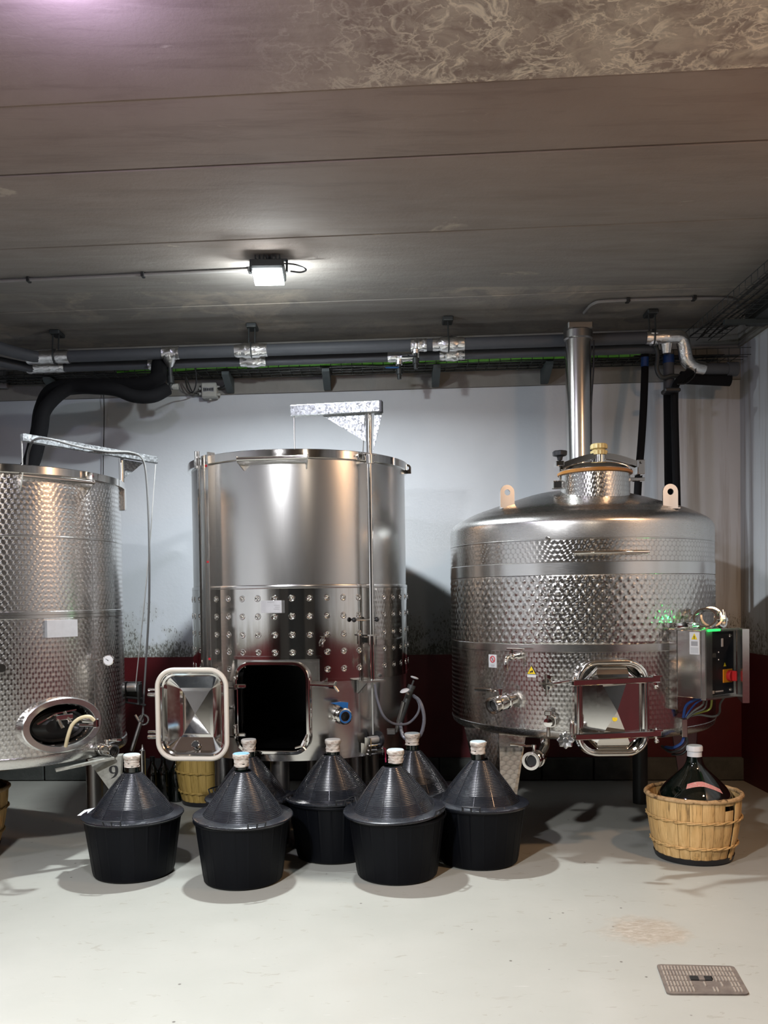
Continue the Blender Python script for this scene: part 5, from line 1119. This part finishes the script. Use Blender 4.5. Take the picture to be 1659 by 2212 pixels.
ringclamp(Vector((cen.x+.115,cen.y+.05,zt5+.040)),Vector((.55,-.75,.2)),.040,'small steel ring clamp at the right end of the pile on the control box',.012)
ringclamp(Vector((cen.x-.105,cen.y-.03,zt5+.018)),Vector((0,0,1)),.062,'steel ring clamp lying flat at the left end of the control box top')
# ================================================================== DEMIJOHNS
def tubmod(an,h,r):
    k=(an/(2*PI)*22)%1; return .0022 if abs(k-.5)>.46 else 0
def demijohn(name,label,x,y,rot,cap,lean=(0,0),gap=0.0,clip=0.0,tubrot=None,spin=0):
    o=thing(name,label,'demijohn',(x,y,0),'black tub demijohns in front of the tanks'); o.rotation_euler.z=rot
    L=lambda nm,b,mat,par=o,sm=35,**k: part(nm,b,mat,par,sm,local=True,**k)
    b=MB(); prof=[(.001,.004),(.196,.004),(.204,.010),(.207,.030),(.2440,.300),(.252,.302),(.256,.310),(.254,.318),(.250,.318),(.246,.305)]
    n=264; b.lathe(prof,(0,0,0),n=n,mod=lambda an,h,r: tubmod(an,h,r) if .02<h<.301 and r<.25 else 0); L('tub',b,'tub')
    b=MB(); b.lathe([(.246,.305),(.20,.28),(.001,.27)],(0,0,0),n=48); L('tub_inside',b,'foam')
    # lid: flange + stepped cone
    z0=.322+gap; pr=[(.242,z0-.012),(.256,z0-.012),(.261,z0-.006),(.260,z0),(.252,z0+.004),(.216,z0+.004),(.208,z0+.008)]
    N_=30; r1,r2,h1,h2=.208,.045,z0+.008,z0+.220
    for i in range(N_):
        t0,t1=i/N_,(i+1)/N_
        bul=lambda t:.006*math.sin(PI*t)
        ra,rb=r1+(r2-r1)*t0+bul(t0),r1+(r2-r1)*t1+bul(t1); za,zb_=h1+(h2-h1)*t0,h1+(h2-h1)*t1
        pr+=[(ra,za),(ra-.0010,za+.0012),(rb+.0032,zb_-.0022),(rb-.0012,zb_-.0010)]
    pr+=[(r2-.002,h2+.004)]
    b=MB(); b.lathe(pr,(0,0,0),n=128); lid=L('lid',b,'lid',sm=28)
    b=MB()
    for k in range(12):
        an=2*PI*k/12+spin; rd=Vector((math.cos(an),math.sin(an),0)); pts=[rd*(r1+(r2-r1)*t+.006*math.sin(PI*t)+.0026)+Z*(h1+(h2-h1)*t) for t in frange(.02,.97,6)]
        b.tube(pts,.0016,4)
    L('lid_seams',b,'lid',lid)
    for an0 in (clip,clip+PI):
        b=MB(); f=lambda an,r,z:Vector((math.sin(an)*r,-math.cos(an)*r,z)); w=.17
        q=[f(an0-w,.258,z0-.004),f(an0-w,.270,z0+.024),f(an0-w/2,.271,z0+.024),f(an0,.271,z0+.024),f(an0+w/2,.271,z0+.024),f(an0+w,.270,z0+.024),f(an0+w,.258,z0-.004)]
        b.tube(q,.0045,6); b.tube([f(an0,.260,z0-.002),f(an0,.271,z0+.024)],.0045,6); L('clip_handle',b,'black',lid)
    lid.rotation_euler=(lean[0],lean[1],0)
    b=MB(); b.lathe([(.0365,.50),(.0365,.60)],(0,0,0),n=24); b.lathe([(.15,.33),(.085,.43),(.042,.49),(.0345,.52)],(0,0,0),n=24); L('bottle_neck',b,'bottle')
    b=MB(); rnd=random.Random(int(x*1000)+7); ph=[rnd.uniform(0,6) for _ in range(4)]
    wob=lambda an,h,r:(.0012*math.sin(an*3+ph[0]+h*90)+.0008*math.sin(an*6+ph[1]-h*200)) if r>.03 else 0
    b.lathe([(.034,.572)]+[(.0385+.0012*math.sin(i*1.9+ph[3]),.574+.0052*i) for i in range(8)]+[(.0425,.618),(.0445,.622),(.0448,.636),(.0425,.639)],(0,0,0),n=48,mod=wob); cw=L('wax_wrap',b,'wax')
    b=MB(); b.lathe([(.0425,.6385),(.040,.6410),(.001,.6410)],(0,0,0),n=32); L('cap_top',b,cap,cw)
    return o
def at(px,d): 
    r=ray(px,1800); return r.x*d
D=[('black demijohn at the left end of the front row, beside the steel leg marked 9',288,4.60,'cappale',(0,0),0,-.12,.0),
   ('black demijohn with a bright blue cap top, second from left in front',524,4.50,'capblue',(.035,.02),.012,.42,.3),
   ('black demijohn partly hidden behind the bright blue capped one',541,4.97,'capwhite',(0,.0),.0,1.1,.1),
   ('black demijohn standing before the butterfly valve, left of the raised-lid one',722,4.83,'capwhite',(.0,-.02),.012,.30,.5),
   ('black demijohn in front with its lid tipped up and open gap below',857,4.52,'cappale',(.045,-.035),.020,-2.1,.2),
   ('black demijohn farthest back, its cone seen under the hand pump',893,5.10,'cappale',(0,0),0,1.4,.4),
   ('black demijohn at the right end of the group, with a tall bare black neck',1035,4.73,'cappale',(0,0.02),0,-.28,.25)]
BY={0:1911,1:1922,3:1876,4:1913,6:1885}; CY={5:1583}; DD={1:4.435,2:4.88,3:4.84,4:4.485,6:4.70}
for i,(lab,px,d,cap,lean,gap,clip,spin) in enumerate(D):
    d=PZ(px,BY[i],0).y+.204 if i in BY else PZ(px,1583,.641).y
    d=DD.get(i,d)
    o=demijohn('black_demijohn',lab,at(px,d),d,0,cap,lean,gap,clip,spin=spin)
    o.scale.z=(.967,1,1,1,1,1,1)[i]; o.scale.x=o.scale.y=(1,.965,.95,1,1,1,1)[i]
    if i==0:
        b=MB(); q=Vector((-.235,.02,.322)); b.prism([q+Vector(v) for v in((0,-.06,0),(-.045,-.05,-.004),(-.045,.06,-.002),(.01,.06,.010))],(0,0,.002)); part('paper_tag',b,'white',o,0,local=True,label='white slip of paper on the rim')
# ---------------------------------------------------------------- wooden baskets and glass demijohns
def basket(label,x,y,R0,R1,H,mat,slot=None,nst=24,hoops=(.27,.66),twist=0,base='black'):
    o=thing('wooden_basket',label,'basket',(x,y,0),'wooden stave baskets')
    L=lambda nm,b,mt,par=o,sm=35,**k: part(nm,b,mt,par,sm,local=True,**k)
    rr=lambda z:R0+(R1-R0)*z/H+.012*math.sin(PI*z/H)
    rnd=random.Random(int(x*77))
    f=lambda th,r,z:Vector((math.sin(th)*r,-math.cos(th)*r,z))
    def stave(th,w,z0,z1,off,name='stave'):
        b=MB(); zs=frange(z0,z1,5); lo=[]
        for z in zs:
            r=rr(z)+off; wa=w/2*(rr(z)/rr(H)) ; a=wa/rr(z)
            lo.append([f(th-a,r-.003,z),f(th-a*.55,r,z),f(th,r+.0012,z),f(th+a*.55,r,z),f(th+a,r-.003,z),f(th+a,r-.007,z),f(th-a,r-.007,z)])
        b.loops(lo,True,True); return L(name,b,mat,o,50)
    W=2*PI*rr(H)/nst
    for k in range(nst):
        th=2*PI*k/nst+twist; off=rnd.uniform(-.0015,.0015); w=W*rnd.uniform(.955,.985)
        if slot is not None and abs((th-slot+PI)%(2*PI)-PI)<PI/nst:
            stave(th,w,.02,H-.062,off); stave(th,w,H-.034,H,off)
        elif slot is not None and abs((th-slot-2*PI/nst*1.0+PI)%(2*PI)-PI)<PI/nst: stave(th,w*.80,.02,H,off+.004)
        else: stave(th,w,.02,H,off)
    b=MB(); r=rr(H); b.tube([f(2*PI*i/60,r-.001+rnd.uniform(-.0012,.0012),H-.008+rnd.uniform(-.0015,.0015)) for i in range(60)],[.0125*rnd.uniform(.9,1.08) for _ in range(60)],10,True); L('rim_hoop',b,'hoop')
    for hf in hoops:
        z=H*hf; r=rr(z)+.005; b=MB()
        for s in(0,1): b.tube([f(2*PI*i/120,r+.0028*math.cos(2*PI*i/120*11+s*PI),z+.0045*math.sin(2*PI*i/120*11+s*PI)) for i in range(120)],.0042,6,True)
        L('twisted_hoop',b,'wood' if mat=='wood' else mat)
    b=MB(); b.lathe([(.001,.003),(rr(0)+.0,.003),(rr(0)+.005,.006),(rr(.03)+.005,.032),(rr(.03)-.002,.034)],(0,0,0),n=64); L('base_band',b,base)
    return o
def glass_demijohn(label,x,y,Hc,R=.20,lab=True,z0=.03):
    o=thing('glass_demijohn',label,'demijohn',(x,y,z0),None); L=lambda nm,b,mt,par=o,sm=40,**k: part(nm,b,mt,par,sm,local=True,**k)
    H=Hc-z0-.05; rn=.034; pr=[(.001,0),(R*.6,0),(R*.9,.03),(R,.10),(R*1.0,.18),(R*.985,.24),(R*.93,.30)]
    pr[-2:]=[(R*.99,.22)]; sh=[(.99,.29),(.93,.335),(.80,.375),(.64,.41),(.46,.445),(.31,.475),(.225,.505),(.19,.54)]
    pr+=[(R*p.x,p.z-z0) for p in smoothpath([Vector((a,0,b_)) for a,b_ in sh],3)]+[(rn,H-.03),(rn,H)]
    b=MB(); b.lathe(pr,(0,0,0),n=72); L('body',b,'bottle')
    b=MB(); rnd=random.Random(5); b.lathe([(rn-.002,H-.018),(.0385,H-.016),(.0375,H+.018),(.0425,H+.02),(.0425,H+.042),(.0405,H+.046)],(0,0,0),n=40,mod=lambda an,h,r:.0006*math.sin(an*9+h*300)); c=L('wax_cap',b,'white' if lab else 'wax')
    b=MB(); b.lathe([(.0408,H+.0458),(.038,H+.049),(.001,H+.049)],(0,0,0),n=32); L('cap_top',b,'cappale',c)
    if lab:
        # pink paper band label following the shoulder
        def rad(z):
            for i in range(len(pr)-1):
                if pr[i][1]<=z<=pr[i+1][1]: t=(z-pr[i][1])/max(1e-6,pr[i+1][1]-pr[i][1]); return pr[i][0]+(pr[i+1][0]-pr[i][0])*t
            return rn
        b=MB(); lo=[]
        for i in range(15):
            th=-.62+1.22*i/14; zc_=.385-.020*((i-6)/7)**2-.012*max(0,(i-7)/7); z1,z2=zc_-.011,zc_+.011
            lo.append([Vector((math.sin(th)*(rad(z)+k),-math.cos(th)*(rad(z)+k),z)) for z,k in((z1,.002),(z2,.002),(z2,.0008),(z1,.0008))])
        b.loops(lo,True,True); L('paper_label',b,'pinklabel',label='pink and cream paper band')
    return o
m_,nt_,b_=newmat('pink_paper_label'); n_=noise_(nt_,mapvec(nt_,objc(nt_),(60,60,30)),1.6,4); nt_.links.new(ramp(nt_,n_,[(.38,(.62,.42,.36)),(.5,(.66,.20,.20)),(.62,(.60,.36,.30))]),b_.inputs['Base Color']); M['pinklabel']=m_
yb_=PZ(1498,1873,0).y+.20; xb_=at(1498,yb_)
basket('pale wooden stave basket holding a green glass demijohn below the control box',xb_,yb_,.196,.246,.352,'wood',slot=.50,twist=.50)
glass_demijohn('dark green glass demijohn with pink label and white cap in the pale basket',xb_+.008,yb_,.60,.205)
xl_=at(-82,5.06); basket('pale wooden basket cut off by the left edge of the picture',xl_,5.06,.196,.256,.352,'wood')
glass_demijohn('dark glass demijohn inside the basket cut off by the left edge',xl_,5.06,.60,.205,False)
yk=6.15; xk=at(452,yk); basket('yellowish wooden basket standing in the shade behind the open tank door',xk,yk,.175,.225,.36,'oldwood')
glass_demijohn('dark glass demijohn in the shaded yellowish basket below the open tank door',xk,yk,.60,.175,False)
# small dark bottles against the wall
for i,(px,lab) in enumerate(((332,'leftmost of three dark glass bottles on the floor by the wall'),(356,'middle one of three dark glass bottles on the floor by the wall'),(383,'rightmost of three dark glass bottles beside the yellowish basket'))):
    d=6.12+.03*i; x=at(px,d); o=thing('dark_bottle',lab,'bottle',(x,d,0),'dark bottles by the wall'); b=MB()
    b.lathe([(.001,.002),(.040,.002),(.044,.012),(.044,.20),(.040,.225),(.026,.255),(.017,.275),(.015,.31),(.017,.312),(.017,.325),(.013,.326)],(0,0,0),n=28,cap1=True); part('glass_body',b,'bottle',o,local=True)
    b=MB(); b.lathe([(.0185,.30),(.0185,.33),(.001,.331)],(0,0,0),n=20); part('cap',b,'black',o,local=True)
x=at(311,5.75); o=thing('steel_rod','thin upright steel rod with a pointed tip between the left tank and the open door','rod',(x,5.75,0)); zz=P(311,1608,5.75).z
b=MB(); b.tube([(x,5.75,0),(x,5.75,zz-.04),(x,5.75,zz-.03),(x,5.75,zz)],[.020,.020,.012,.006],12); part('shaft',b,'steel_smooth',o)
b=MB(); b.lathe([(.001,.012),(.05,.012),(.055,0)],(x,5.75,0),n=24); part('foot',b,'darkmetal',o)
